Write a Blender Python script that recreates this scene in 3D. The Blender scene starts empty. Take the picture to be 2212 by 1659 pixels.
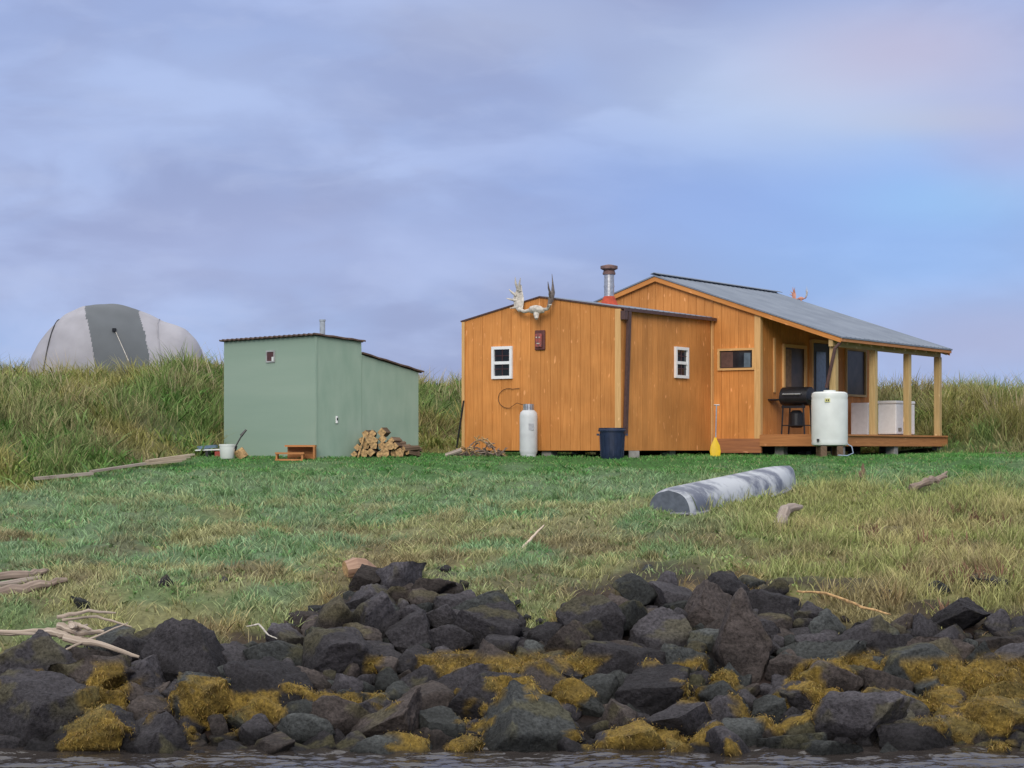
import bpy, bmesh, math, random
import numpy as np
from mathutils import Vector, Matrix
random.seed(7); rng=np.random.default_rng(11)
scene=bpy.context.scene
scene.view_settings.view_transform='Standard'
scene.view_settings.look='None'
scene.view_settings.exposure=0

# ------------------------------------------------------------------ helpers
def link(o,parent=None):
    scene.collection.objects.link(o)
    if parent: o.parent=parent
    return o
def empty(name):
    o=bpy.data.objects.new(name,None); o.empty_display_size=.3
    return link(o)
def mesh_obj(name,verts,faces,mats,parent=None,uvs=None,smooth=False,midx=None,bevel=0):
    me=bpy.data.meshes.new(name)
    me.from_pydata([tuple(map(float,v)) for v in verts],[],[tuple(f) for f in faces])
    if not isinstance(mats,(list,tuple)): mats=[mats]
    for m in mats: me.materials.append(m)
    if uvs is not None:
        ul=me.uv_layers.new(name='UVMap')
        for l in me.loops: ul.data[l.index].uv=uvs[l.vertex_index]
    if midx is not None:
        for p,i in zip(me.polygons,midx): p.material_index=i
    if smooth:
        for p in me.polygons: p.use_smooth=True
    o=bpy.data.objects.new(name,me); link(o,parent)
    if bevel:
        b=o.modifiers.new('bevel','BEVEL'); b.width=bevel; b.segments=2; b.limit_method='ANGLE'
    return o
class MB:
    """collects geometry into one mesh"""
    def __init__(s): s.v=[];s.f=[];s.uv=[];s.mi=[]
    def add(s,v,f,uv=None,mi=0):
        b=len(s.v); s.v+=[tuple(map(float,p)) for p in v]
        s.f+=[tuple(b+i for i in q) for q in f]
        s.uv+= uv if uv is not None else [(p[0],p[2]) for p in v]
        s.mi+= [mi]*len(f) if not isinstance(mi,list) else mi
    def box(s,o,a,b,c,mi=0,ctr=False):
        o,a,b,c=map(Vector,(o,a,b,c))
        if ctr: o=o-(a+b+c)/2
        P=[];UV=[]
        L=[a.length,b.length,c.length]; k=L.index(max(L)); oth=[i for i in range(3) if i!=k]
        off=random.random()*7
        faces=[((0,0,0),(0,1,0),(1,1,0),(1,0,0)),((0,0,1),(1,0,1),(1,1,1),(0,1,1)),
               ((0,0,0),(1,0,0),(1,0,1),(0,0,1)),((0,1,0),(0,1,1),(1,1,1),(1,1,0)),
               ((0,0,0),(0,0,1),(0,1,1),(0,1,0)),((1,0,0),(1,1,0),(1,1,1),(1,0,1))]
        idx={}
        F=[]
        for i in (0,1):
            for j in (0,1):
                for m in (0,1):
                    idx[(i,j,m)]=len(P); P.append(o+a*i+b*j+c*m)
                    t=(i,j,m)
                    UV.append((off+t[oth[0]]*L[oth[0]]+t[oth[1]]*L[oth[1]], t[k]*L[k]+off))
        flip = a.cross(b).dot(c)<0
        for q in faces:
            ii=[idx[t] for t in q]
            if flip: ii=ii[::-1]
            F.append(ii)
        s.add(P,F,UV,mi)
    def tube(s,pts,rad,n=10,mi=0,cap=True,mi_end=None,flat=1.0,flatdir=None,jit=0):
        pts=[Vector(p) for p in pts]
        if not isinstance(rad,(list,tuple)): rad=[rad]*len(pts)
        V=[];UV=[];F=[];M=[];dist=0;prev=None
        for i,p in enumerate(pts):
            d=(pts[min(i+1,len(pts)-1)]-pts[max(i-1,0)]).normalized()
            if flatdir is not None:
                ref=Vector(flatdir); x=(ref-d*ref.dot(d)).normalized()
            else:
                if prev is None:
                    ref=Vector((0,0,1)) if abs(d.z)<.9 else Vector((1,0,0))
                    x=(ref-d*ref.dot(d)).normalized()
                else: x=(prev-d*prev.dot(d)).normalized()
            prev=x; y=d.cross(x)
            if i: dist+=(p-pts[i-1]).length
            for k in range(n):
                a=2*math.pi*k/n
                r=rad[i]*(1+jit*(random.random()-.5))
                V.append(p+x*math.cos(a)*r*flat+y*math.sin(a)*r)
                UV.append((k/n*2*math.pi*rad[0],dist))
        for i in range(len(pts)-1):
            for k in range(n):
                F.append((i*n+k,i*n+(k+1)%n,(i+1)*n+(k+1)%n,(i+1)*n+k)); M.append(mi)
        if cap:
            F.append(tuple(range(n))[::-1]); M.append(mi if mi_end is None else mi_end)
            F.append(tuple((len(pts)-1)*n+k for k in range(n))); M.append(mi if mi_end is None else mi_end)
        s.add(V,F,UV,M)
    def lathe(s,c,prof,n=28,mi=0):
        V=[];F=[];UV=[]
        for i,(r,z) in enumerate(prof):
            for k in range(n):
                a=2*math.pi*k/n
                V.append((c[0]+r*math.cos(a),c[1]+r*math.sin(a),c[2]+z)); UV.append((k/n,z))
        for i in range(len(prof)-1):
            for k in range(n):
                F.append((i*n+k,i*n+(k+1)%n,(i+1)*n+(k+1)%n,(i+1)*n+k))
        F.append(tuple(range(n))[::-1]); F.append(tuple((len(prof)-1)*n+k for k in range(n)))
        s.add(V,F,UV,mi)
    def out(s,name,mats,parent=None,smooth=False,bevel=0):
        return mesh_obj(name,s.v,s.f,mats,parent,s.uv,smooth,s.mi,bevel)

def autosmooth(o,ang=40):
    for p in o.data.polygons: p.use_smooth=True
    m=o.modifiers.new('es','EDGE_SPLIT'); m.split_angle=math.radians(ang)

# ---- materials
def newmat(name):
    m=bpy.data.materials.new(name); m.use_nodes=True
    nt=m.node_tree; b=nt.nodes['Principled BSDF']
    return m,nt,b
def N(nt,t,**k):
    n=nt.nodes.new(t)
    for a,v in k.items(): setattr(n,a,v)
    return n
def simple(name,col,rough=.6,metal=0,var=.15,scale=12,bump=.0,col2=None,spec=.4):
    m,nt,b=newmat(name)
    tc=N(nt,'ShaderNodeTexCoord'); no=N(nt,'ShaderNodeTexNoise'); no.inputs['Scale'].default_value=scale; no.inputs['Detail'].default_value=6
    nt.links.new(tc.outputs['Object'],no.inputs['Vector'])
    mx=N(nt,'ShaderNodeMix',data_type='RGBA')
    c2=col2 if col2 else tuple(c*(1-var*2) for c in col)
    mr=N(nt,'ShaderNodeMapRange'); mr.inputs[1].default_value=.35; mr.inputs[2].default_value=.65
    nt.links.new(no.outputs['Fac'],mr.inputs[0])
    nt.links.new(mr.outputs[0],mx.inputs[0])
    mx.inputs[6].default_value=(*c2,1); mx.inputs[7].default_value=(*col,1)
    nt.links.new(mx.outputs[2],b.inputs['Base Color'])
    b.inputs['Roughness'].default_value=rough; b.inputs['Metallic'].default_value=metal
    b.inputs['Specular IOR Level'].default_value=spec
    if bump:
        bp=N(nt,'ShaderNodeBump'); bp.inputs['Strength'].default_value=bump; bp.inputs['Distance'].default_value=.02
        nt.links.new(no.outputs['Fac'],bp.inputs['Height']); nt.links.new(bp.outputs[0],b.inputs['Normal'])
    return m
def wood(name,c1,c2,rough=.65,gx=30,gy=1.6,isl=.25,knots=True,spec=.25,weather=0):
    m,nt,b=newmat(name)
    uv=N(nt,'ShaderNodeUVMap'); mp=N(nt,'ShaderNodeMapping'); mp.inputs['Scale'].default_value=(gx,gy,1)
    nt.links.new(uv.outputs[0],mp.inputs[0])
    no=N(nt,'ShaderNodeTexNoise'); no.inputs['Scale'].default_value=1; no.inputs['Detail'].default_value=8; no.inputs['Distortion'].default_value=.6
    nt.links.new(mp.outputs[0],no.inputs['Vector'])
    cr=N(nt,'ShaderNodeValToRGB'); cr.color_ramp.elements[0].position=.3; cr.color_ramp.elements[1].position=.7
    cr.color_ramp.elements[0].color=(*c2,1); cr.color_ramp.elements[1].color=(*c1,1)
    nt.links.new(no.outputs['Fac'],cr.inputs[0])
    geo=N(nt,'ShaderNodeNewGeometry')
    mr=N(nt,'ShaderNodeMapRange'); mr.inputs[3].default_value=1-isl; mr.inputs[4].default_value=1+isl*.5
    nt.links.new(geo.outputs['Random Per Island'],mr.inputs[0])
    hs=N(nt,'ShaderNodeHueSaturation'); nt.links.new(mr.outputs[0],hs.inputs['Value']); nt.links.new(cr.outputs[0],hs.inputs['Color'])
    last=hs.outputs[0]
    if knots:
        vo=N(nt,'ShaderNodeTexNoise'); vo.inputs['Scale'].default_value=1; vo.inputs['Detail'].default_value=1
        mp2=N(nt,'ShaderNodeMapping'); mp2.inputs['Scale'].default_value=(11,4.5,1)
        nt.links.new(uv.outputs[0],mp2.inputs[0]); nt.links.new(mp2.outputs[0],vo.inputs['Vector'])
        kr=N(nt,'ShaderNodeMapRange'); kr.inputs[1].default_value=.69; kr.inputs[2].default_value=.77; kr.inputs[4].default_value=.8
        nt.links.new(vo.outputs['Fac'],kr.inputs[0])
        mx=N(nt,'ShaderNodeMix',data_type='RGBA'); nt.links.new(kr.outputs[0],mx.inputs[0]); nt.links.new(last,mx.inputs[6])
        mx.inputs[7].default_value=(*[min(1,c*1.3+.07) for c in c1],1)
        last=mx.outputs[2]
    if weather:
        tc=N(nt,'ShaderNodeTexCoord'); wn=N(nt,'ShaderNodeTexNoise'); wn.inputs['Scale'].default_value=1.3; wn.inputs['Detail'].default_value=7
        nt.links.new(tc.outputs['Object'],wn.inputs['Vector'])
        wr=N(nt,'ShaderNodeMapRange'); wr.inputs[1].default_value=.35; wr.inputs[2].default_value=.65; wr.inputs[3].default_value=1-weather; wr.inputs[4].default_value=1+weather*.6
        nt.links.new(wn.outputs['Fac'],wr.inputs[0])
        h2=N(nt,'ShaderNodeHueSaturation'); nt.links.new(wr.outputs[0],h2.inputs['Value']); nt.links.new(last,h2.inputs['Color']); last=h2.outputs[0]
    nt.links.new(last,b.inputs['Base Color'])
    b.inputs['Roughness'].default_value=rough; b.inputs['Specular IOR Level'].default_value=spec
    bp=N(nt,'ShaderNodeBump'); bp.inputs['Strength'].default_value=.25; bp.inputs['Distance'].default_value=.006
    nt.links.new(no.outputs['Fac'],bp.inputs['Height']); nt.links.new(bp.outputs[0],b.inputs['Normal'])
    return m
M_side=wood('stained_siding',(.66,.285,.082),(.52,.205,.052),isl=.13,weather=.14)
M_back=simple('siding_shadow',(.30,.13,.04),.9)
M_trim=wood('trim_wood',(.70,.44,.19),(.54,.31,.12),isl=.1)
M_post=wood('post_wood',(.58,.42,.20),(.40,.28,.12),isl=.15)
M_deck=wood('deck_wood',(.50,.22,.08),(.36,.15,.055),isl=.15)
M_grey=wood('weathered_wood',(.42,.36,.31),(.20,.16,.14),isl=.3,knots=False)
M_drift=wood('driftwood',(.34,.27,.22),(.15,.11,.09),isl=.35,knots=False,gx=18,gy=3)
M_bark=wood('bark',(.22,.15,.10),(.09,.06,.04),isl=.4,knots=False,rough=.9)
M_end=simple('cut_wood',(.58,.37,.17),.8,var=.3,scale=25)
M_brown=simple('brown_metal',(.10,.055,.05),.5)
M_rust=simple('roof_edge_rust',(.13,.085,.06),.7,col2=(.06,.04,.04))
M_white=simple('white_paint',(.80,.81,.82),.45,var=.04)
M_plast=simple('white_plastic',(.70,.74,.72),.4,var=.05,scale=4)
M_black=simple('black_metal',(.015,.016,.02),.4)
M_navy=simple('navy_plastic',(.018,.03,.07),.45,bump=.1)
M_glass=simple('dark_glass',(.02,.025,.035),.12,var=.2,scale=3,spec=.5)
M_gbrown=simple('dark_window_room',(.07,.047,.038),.35,var=.3,scale=4,spec=.3)
M_room=simple('dark_curtain',(.10,.045,.05),.9,scale=8)
M_steel=simple('galvanised_pipe',(.55,.56,.58),.35,.7,scale=20)
M_red=simple('red_boot',(.5,.07,.03),.7)
M_bone=simple('bone',(.62,.58,.52),.75,var=.2,scale=18,bump=.3)
M_boned=simple('antler_dark',(.20,.17,.16),.75,var=.2,scale=18)
M_yel=simple('yellow_plastic',(.80,.52,.02),.4,var=.06)
M_conc=simple('concrete_block',(.3,.29,.28),.9,bump=.3)
M_dark=simple('underfloor_shade',(.02,.018,.016),1)  # near-black colour standing in for shade below the raised floor

def roofmat():
    m,nt,b=newmat('metal_roofing')
    tc=N(nt,'ShaderNodeTexCoord'); no=N(nt,'ShaderNodeTexNoise'); no.inputs['Scale'].default_value=1.6; no.inputs['Detail'].default_value=7
    nt.links.new(tc.outputs['Object'],no.inputs['Vector'])
    cr=N(nt,'ShaderNodeValToRGB'); cr.color_ramp.elements[0].position=.35; cr.color_ramp.elements[1].position=.7
    cr.color_ramp.elements[0].color=(.155,.185,.235,1); cr.color_ramp.elements[1].color=(.20,.235,.29,1)
    nt.links.new(no.outputs['Fac'],cr.inputs[0]); nt.links.new(cr.outputs[0],b.inputs['Base Color'])
    b.inputs['Roughness'].default_value=.7; b.inputs['Metallic'].default_value=.0; b.inputs['Specular IOR Level'].default_value=.25
    return m
M_roof=roofmat()
def greenmat():
    m,nt,b=newmat('green_painted_plywood')
    uv=N(nt,'ShaderNodeUVMap')
    mp=N(nt,'ShaderNodeMapping'); mp.inputs['Scale'].default_value=(3,1,1); nt.links.new(uv.outputs[0],mp.inputs[0])
    no=N(nt,'ShaderNodeTexNoise'); no.inputs['Scale'].default_value=1.5; no.inputs['Detail'].default_value=8; nt.links.new(mp.outputs[0],no.inputs['Vector'])
    n2=N(nt,'ShaderNodeTexNoise'); n2.inputs['Scale'].default_value=60; nt.links.new(uv.outputs[0],n2.inputs['Vector'])
    cr=N(nt,'ShaderNodeValToRGB'); cr.color_ramp.elements[0].position=.3; cr.color_ramp.elements[1].position=.7
    cr.color_ramp.elements[0].color=(.235,.335,.27,1); cr.color_ramp.elements[1].color=(.29,.385,.315,1)
    nt.links.new(no.outputs['Fac'],cr.inputs[0]); nt.links.new(cr.outputs[0],b.inputs['Base Color'])
    bp=N(nt,'ShaderNodeBump'); bp.inputs['Strength'].default_value=.15; bp.inputs['Distance'].default_value=.005
    nt.links.new(n2.outputs['Fac'],bp.inputs['Height']); nt.links.new(bp.outputs[0],b.inputs['Normal'])
    b.inputs['Roughness'].default_value=.7; b.inputs['Specular IOR Level'].default_value=.25
    return m
M_green=greenmat()

# ------------------------------------------------------------------ noise / terrain
_tab=rng.random((256,256))
def vnoise(x,y):
    x=np.asarray(x,float);y=np.asarray(y,float)
    xi=np.floor(x).astype(int);yi=np.floor(y).astype(int);fx=x-xi;fy=y-yi
    fx=fx*fx*(3-2*fx);fy=fy*fy*(3-2*fy)
    g=lambda a,b:_tab[a%256,b%256]
    return (g(xi,yi)*(1-fx)+g(xi+1,yi)*fx)*(1-fy)+(g(xi,yi+1)*(1-fx)+g(xi+1,yi+1)*fx)*fy
def fbm(x,y,o=4):
    s=0;a=.5;t=0
    for i in range(o):
        s=s+a*vnoise(x*2**i+17*i,y*2**i+31*i);t+=a;a*=.55
    return s/t
def foot(X): return np.interp(X,[-14,-8,-6.3,-5.3,-3,8,11,16],[31,32.5,37.3,42,44.3,46.3,43.2,40])
def topline(X): return np.interp(X,[-12,-6.5,-5.2,-4.2,-3.4,-2.9,-2.3,-1.6,-1.0,-.4,.4,1.1,1.7,2.4,3.0,3.4,4.2,6,8,12],
                                   [21.6,21.8,22.3,22.9,22.6,22.8,24.0,25.0,24.7,24.1,23.3,23.6,24.7,24.2,24.9,23.6,23.4,23.4,23.0,23.0])
def sm(t): t=np.clip(t,0,1); return t*t*(3-2*t)
def terrain(X,Y):
    X=np.asarray(X,float);Y=np.asarray(Y,float)
    z=np.interp(Y,[0,17,19,20,22.3,24.7,31,36,38.5,44,60],[-4.6,-4.4,-3.5,-3.12,-2.4,-1.72,-.93,-.36,-.17,-.12,0])
    d=Y-foot(X)
    rise=np.interp(X,[-14,-6,0,14],[1.72,1.68,1.5,1.35])
    ln=np.interp(X,[-14,-8,-6,-3,8,14],[16,16,11,7,6.5,9])
    z=z+rise*sm(d/ln)
    z=z+.42*np.exp(-((X+7.1)**2/2.0+(Y-45.2)**2/4))
    z=z+(fbm(X*.6,Y*.6,4)-.5)*.30*np.clip((Y-20)/6,0,1)*np.where((Y>37.5)&(Y<45)&(np.abs(X-2)<8.5),.15,1)
    z=z+(fbm(X*2.0+9,Y*2.0,3)-.5)*.24*((Y>22)&(Y<36.5))
    return z
def tz(x,y): return float(terrain(x,y))

# ground sheet
xs=np.concatenate([[-700,-300,-120,-60,-35],np.arange(-24,24.01,.2),[35,60,120,300,700]])
ys=np.concatenate([[-300,-100,-30,0,10],np.arange(15,60.01,.2),[70,90,130,220,420,900]])
GX,GY=np.meshgrid(xs,ys); GZ=terrain(GX,GY)
nx,ny=len(xs),len(ys)
me=bpy.data.meshes.new('ground')
co=np.stack([GX,GY,GZ],-1).reshape(-1,3)
ii=(np.arange(ny-1)[:,None]*nx+np.arange(nx-1)[None,:]).reshape(-1)
fc=np.stack([ii,ii+1,ii+nx+1,ii+nx],-1)
def fast_mesh(me,co,loops,start,total):
    me.vertices.add(len(co)); me.vertices.foreach_set('co',co.astype(np.float32).ravel())
    me.loops.add(len(loops)); me.loops.foreach_set('vertex_index',loops.astype(np.int32))
    me.polygons.add(len(start)); me.polygons.foreach_set('loop_start',start.astype(np.int32)); me.polygons.foreach_set('loop_total',total.astype(np.int32))
    me.update(calc_edges=True)
fast_mesh(me,co,fc.ravel(),np.arange(len(fc))*4,np.full(len(fc),4))
def zone_color(X,Y):
    """base vegetation colour by place"""
    n1=fbm(X*.35+3,Y*.35,4); n2=fbm(X*1.1+40,Y*1.1,4); n3=fbm(X*.9+80,Y*1.1+5,5); n4=fbm(X*3+8,Y*3,3)
    lush=np.array([.085,.225,.055]); blue=np.array([.205,.31,.165]); olive=np.array([.265,.275,.095]); tan=np.array([.39,.33,.16]); brown=np.array([.19,.135,.085])
    bank=np.array([.235,.225,.075])
    w=sm((Y-33.4+(n2-.5)*8)/4.5)[...,None]
    c=blue*(1-w)+lush*w
    wg=(sm((n4-.47)/.12)*.5*(1-w[...,0]))[...,None]
    c=c*(1-wg)+np.array([.125,.24,.075])*wg
    wr=(sm((X-0.8-(Y-25)*.12+(n1-.5)*5)/3)*sm((35.0-Y+(n2-.5)*4)/2.5))[...,None]*.85
    c=c*(1-wr)+olive*wr
    wt=(sm((n3-.49)/.12)*sm((35-Y)/6)*.6)[...,None]
    c=c*(1-wt)+tan*wt
    wl=sm((topline(X)+3.0-Y+(n2-.5)*3)/3)[...,None]*.55
    c=c*(1-wl)+(tan*.45+olive*.55)*wl
    wb=(sm((n2-.55)/.07)*sm((31.5-Y)/4)*.55)[...,None]
    c=c*(1-wb)+brown*wb
    wo=(sm((fbm(X*1.4+21,Y*1.4,3)-.54)/.1)*sm((topline(X)+1.4-Y)/1.2)*.5)[...,None]
    c=c*(1-wo)+np.array([.30,.16,.08])*wo
    wk=sm((Y-foot(X)+.3)/.8)[...,None]
    bk=bank*(1+.9*(n1-.5))[...,None]
    g2=sm((fbm(X*.55+60,Y*.55,4)-.43)/.14)[...,None]
    bk=bk*(1-g2*.75)+np.array([.10,.19,.055])*g2*.75
    b2=(sm((n2-.56)/.08)*.5)[...,None]
    bk=bk*(1-b2)+np.array([.27,.21,.12])*b2
    c=c*(1-wk)+bk*wk
    return c
cg=zone_color(GX.ravel(),GY.ravel())*.5
soil=sm((topline(GX.ravel())+.3-GY.ravel())/.6)[:,None]
cg=cg*(1-soil)+np.array([.014,.012,.012])*soil
n5=fbm(GX.ravel()*1.0+33,GY.ravel()*1.3,4)
peat=(sm((n5-.56)/.04)*sm((topline(GX.ravel())+2.6-GY.ravel())/1.5))[:,None]*.85
cg=cg*(1-peat)+np.array([.03,.02,.018])*peat
bare=(np.exp(-((GX.ravel()-10.9)**2/.6+(GY.ravel()-43)**2/1.2)))[:,None]
cg=cg*(1-bare)+np.array([.17,.11,.08])*bare
ca=me.color_attributes.new('col','FLOAT_COLOR','POINT')
ca.data.foreach_set('color',np.concatenate([cg,np.ones((len(cg),1))],1).astype(np.float32).ravel())
me.polygons.foreach_set('use_smooth',[True]*len(me.polygons))
def attrmat(name,rough=.9,nscale=14,bump=.6,bdist=.04,lo=.6,hi=1.35,transl=0,spec=.2):
    m,nt,b=newmat(name)
    at=N(nt,'ShaderNodeAttribute'); at.attribute_name='col'
    tc=N(nt,'ShaderNodeTexCoord'); no=N(nt,'ShaderNodeTexNoise'); no.inputs['Scale'].default_value=nscale; no.inputs['Detail'].default_value=8; no.inputs['Roughness'].default_value=.65
    nt.links.new(tc.outputs['Object'],no.inputs['Vector'])
    mr=N(nt,'ShaderNodeMapRange'); mr.inputs[1].default_value=.3; mr.inputs[2].default_value=.7; mr.inputs[3].default_value=lo; mr.inputs[4].default_value=hi
    nt.links.new(no.outputs['Fac'],mr.inputs[0])
    hs=N(nt,'ShaderNodeHueSaturation'); nt.links.new(at.outputs['Color'],hs.inputs['Color']); nt.links.new(mr.outputs[0],hs.inputs['Value'])
    nt.links.new(hs.outputs[0],b.inputs['Base Color'])
    b.inputs['Roughness'].default_value=rough; b.inputs['Specular IOR Level'].default_value=spec
    if bump:
        bp=N(nt,'ShaderNodeBump'); bp.inputs['Strength'].default_value=bump; bp.inputs['Distance'].default_value=bdist
        nt.links.new(no.outputs['Fac'],bp.inputs['Height']); nt.links.new(bp.outputs[0],b.inputs['Normal'])
    if transl:
        tr=N(nt,'ShaderNodeBsdfTranslucent'); nt.links.new(at.outputs['Color'],tr.inputs['Color'])
        ms=N(nt,'ShaderNodeMixShader'); ms.inputs[0].default_value=transl
        nt.links.new(b.outputs[0],ms.inputs[1]); nt.links.new(tr.outputs[0],ms.inputs[2])
        nt.links.new(ms.outputs[0],nt.nodes['Material Output'].inputs['Surface'])
    return m
me.materials.append(attrmat('turf_soil'))
link(bpy.data.objects.new('ground',me))

# ------------------------------------------------------------------ blades
M_blade=attrmat('grass_blades',.7,3,0,0,.8,1.2,transl=.2)
def blades(name,base,tip,width,col,mat,droop=None,parent=None):
    n=len(base)
    ang=rng.uniform(-.9,.9,n)
    side=np.stack([np.cos(ang),np.sin(ang),np.zeros(n)],-1)*width[:,None]*.5
    mid=base*.45+tip*.55
    mid[:,2]+= (0.10*np.linalg.norm(tip-base,axis=1)) if droop is None else droop
    co=np.empty((n,5,3)); co[:,0]=base-side; co[:,1]=base+side; co[:,2]=mid+side*.8; co[:,3]=mid-side*.8; co[:,4]=tip
    b=np.arange(n)[:,None]*5
    loops=(b+np.array([[0,1,2,3,3,2,4]])).ravel()
    st=(np.arange(n)[:,None]*7+np.array([[0,4]])).ravel(); tot=np.tile([4,3],n)
    me=bpy.data.meshes.new(name); fast_mesh(me,co.reshape(-1,3),loops,st,tot)
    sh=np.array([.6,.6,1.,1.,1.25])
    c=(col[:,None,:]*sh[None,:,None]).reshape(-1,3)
    ca=me.color_attributes.new('col','FLOAT_COLOR','POINT')
    ca.data.foreach_set('color',np.concatenate([c,np.ones((len(c),1))],1).astype(np.float32).ravel())
    me.materials.append(mat)
    o=bpy.data.objects.new(name,me); return link(o,parent)

def inquad(X,Y,P):
    ins=np.ones(len(X),bool)
    for i in range(4):
        x0,y0=P[i];x1,y1=P[(i+1)%4]
        ins&=((x1-x0)*(Y-y0)-(y1-y0)*(X-x0))>0
    return ins
# building frames
def C(t,s,z=0): return Vector((3.14+.834*t+.551*s,43-.551*t+.834*s,z))
def D(a,s,z=0): return Vector((2.14+.834*a+.551*s,39.05-.551*a+.834*s,z))
def G(l,r,z=0): return Vector((-3.79-.68*l+.73*r,38.5+.73*l+.68*r,z))
U=Vector((.551,.834,0)); V_=Vector((.834,-.551,0)); ZZ=Vector((0,0,1))
GL=Vector((-.68,.73,0)); GR=Vector((.73,.68,0))
foots=[[C(-2.44,0)[:2],C(4.15,0)[:2],C(4.15,6)[:2],C(-2.44,6)[:2]],
       [D(-3.75,0)[:2],D(0,0)[:2],D(0,4)[:2],D(-3.75,4)[:2]],
       [G(0,0)[:2],G(0,2.6)[:2],G(3.1,2.6)[:2],G(3.1,0)[:2]],
       [(-12,47.6),(-7.8,47.6),(-7.8,50.4),(-12,50.4)]]
def clear(X,Y):
    k=np.ones(len(X),bool)
    for f in foots: k&=~inquad(X,Y,f)
    return k

def mk_grass(name,n,x0,x1,y0,y1,maskfn,hfn,wid,leanamt,colfn,minus=.02,cl=None,dryp=.11,csp=.07):
    X=rng.uniform(x0,x1,n);Y=rng.uniform(y0,y1,n)
    fx=fy=0
    if cl:
        m=int(n/cl); cx=rng.uniform(x0,x1,m); cy=rng.uniform(y0,y1,m); id_=rng.integers(0,m,n)
        q=rng.random(n)<.75
        X=np.where(q,cx[id_]+rng.normal(0,csp,n),X); Y=np.where(q,cy[id_]+rng.normal(0,csp,n),Y)
        tv=rng.uniform(.6,1.45,m)[id_]; tv=np.where(q,tv,1.)
        # blades fan out from the middle of their tussock, each tussock nods its own way
        fx=np.where(q,(X-cx[id_])/csp*.22+rng.normal(0,.25,m)[id_],0); fy=np.where(q,(Y-cy[id_])/csp*.22,0)
    else: tv=np.ones(n); fx=np.zeros(n); fy=np.zeros(n)
    k=clear(X,Y)&maskfn(X,Y); X=X[k];Y=Y[k];tv=tv[k];fx=fx[k];fy=fy[k]
    h=hfn(X,Y)*rng.uniform(.45,1.25,len(X))*tv
    z=terrain(X,Y)
    base=np.stack([X,Y,z-minus],-1)
    a=rng.uniform(0,2*np.pi,len(X)); l=h*rng.uniform(0,leanamt,len(X))
    tip=base+np.stack([np.cos(a)*l+h*fx,np.sin(a)*l+h*fy,h],-1)
    c=colfn(X,Y)
    c=c*rng.uniform(.5,1.5,(len(X),1))*(.5+.5*tv)[:,None]
    dry=rng.random(len(X))<dryp
    c[dry]=c[dry]*.4+np.array([.44,.38,.21])*.6
    w=wid*rng.uniform(.6,1.3,len(X))
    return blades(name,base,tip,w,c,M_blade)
def nopeat(X,Y):
    n5=fbm(X*1.0+33,Y*1.3,4)
    return ~((n5>.57)&(Y<topline(X)+2.0)&(rng.random(len(X))<.85))
dens=lambda X,Y: (rng.random(len(X))< .28+.9*sm((fbm(X*1.6,Y*1.6,3)-.36)/.25))
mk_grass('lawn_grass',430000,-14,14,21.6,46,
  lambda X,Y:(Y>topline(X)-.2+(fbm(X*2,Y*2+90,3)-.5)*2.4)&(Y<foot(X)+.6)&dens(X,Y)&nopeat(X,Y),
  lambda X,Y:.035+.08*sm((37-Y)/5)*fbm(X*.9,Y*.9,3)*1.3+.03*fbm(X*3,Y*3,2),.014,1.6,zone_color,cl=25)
def rm(X,Y):
    m=sm((X-1.2-(Y-25)*.15+(fbm(X*.5,Y*.5,3)-.5)*5)/3)*sm((35-Y)/3)*sm((Y-topline(X)-.1)/.8)
    return (rng.random(len(X))<m*(.1+1.2*sm((fbm(X*1.4+7,Y*1.4,3)-.42)/.18)))&nopeat(X,Y)
mk_grass('meadow_grass',125000,-1,15,22.5,36,rm,lambda X,Y:.08+.24*fbm(X*.8,Y*.8,3),.012,1.0,
  lambda X,Y: zone_color(X,Y)*1.05,cl=22,dryp=.16)
mk_grass('slope_grass',100000,-13,3,22,34,lambda X,Y:(Y>topline(X)+.1)&(rng.random(len(X))<sm((fbm(X*1.1+30,Y*1.6,4)-.5)/.12)*.7)&nopeat(X,Y),
  lambda X,Y:.06+.10*fbm(X*1.5,Y*1.5,3),.012,1.3,zone_color,cl=20)
def bankh(X,Y): return (.10+.30*sm((Y-foot(X))/2.5)*(.3+sm((fbm(X*.9+5,Y*.9,3)-.3)/.4)*1.1))
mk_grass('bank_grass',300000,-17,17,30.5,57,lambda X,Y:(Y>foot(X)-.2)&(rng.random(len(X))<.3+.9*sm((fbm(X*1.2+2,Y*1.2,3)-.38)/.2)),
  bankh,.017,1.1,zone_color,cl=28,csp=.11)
mk_grass('wild_rye_stems',7000,-17,17,40,56,lambda X,Y:(Y>foot(X)+4)&(fbm(X*.7+11,Y*.7,3)>.5),
  lambda X,Y:.58+.0*X,.011,.35,lambda X,Y:np.tile([.36,.30,.20],(len(X),1)),cl=12)
# broad-leaved herbs mixed into bank and slope
mk_grass('forb_leaves',70000,-16,16,22.5,54,lambda X,Y:(Y>topline(X)+.2)&((Y<36)|(Y>foot(X)))&(fbm(X*1.3+90,Y*1.3,3)>.47)&nopeat(X,Y),
  lambda X,Y:np.where(Y>foot(X),.26,.055),.038,2.2,lambda X,Y:zone_color(X,Y)*np.array([.75,1.0,.8]),cl=14,dryp=.05,csp=.10)
mk_grass('dock_weeds',5000,5,13,23.6,30,lambda X,Y:(Y>topline(X)+.3)&(fbm(X*1.2+50,Y*1.2,3)>.48),
  lambda X,Y:.17+.0*X,.02,.5,lambda X,Y:np.tile([.17,.10,.065],(len(X),1)),cl=12,dryp=0,csp=.04)

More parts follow.
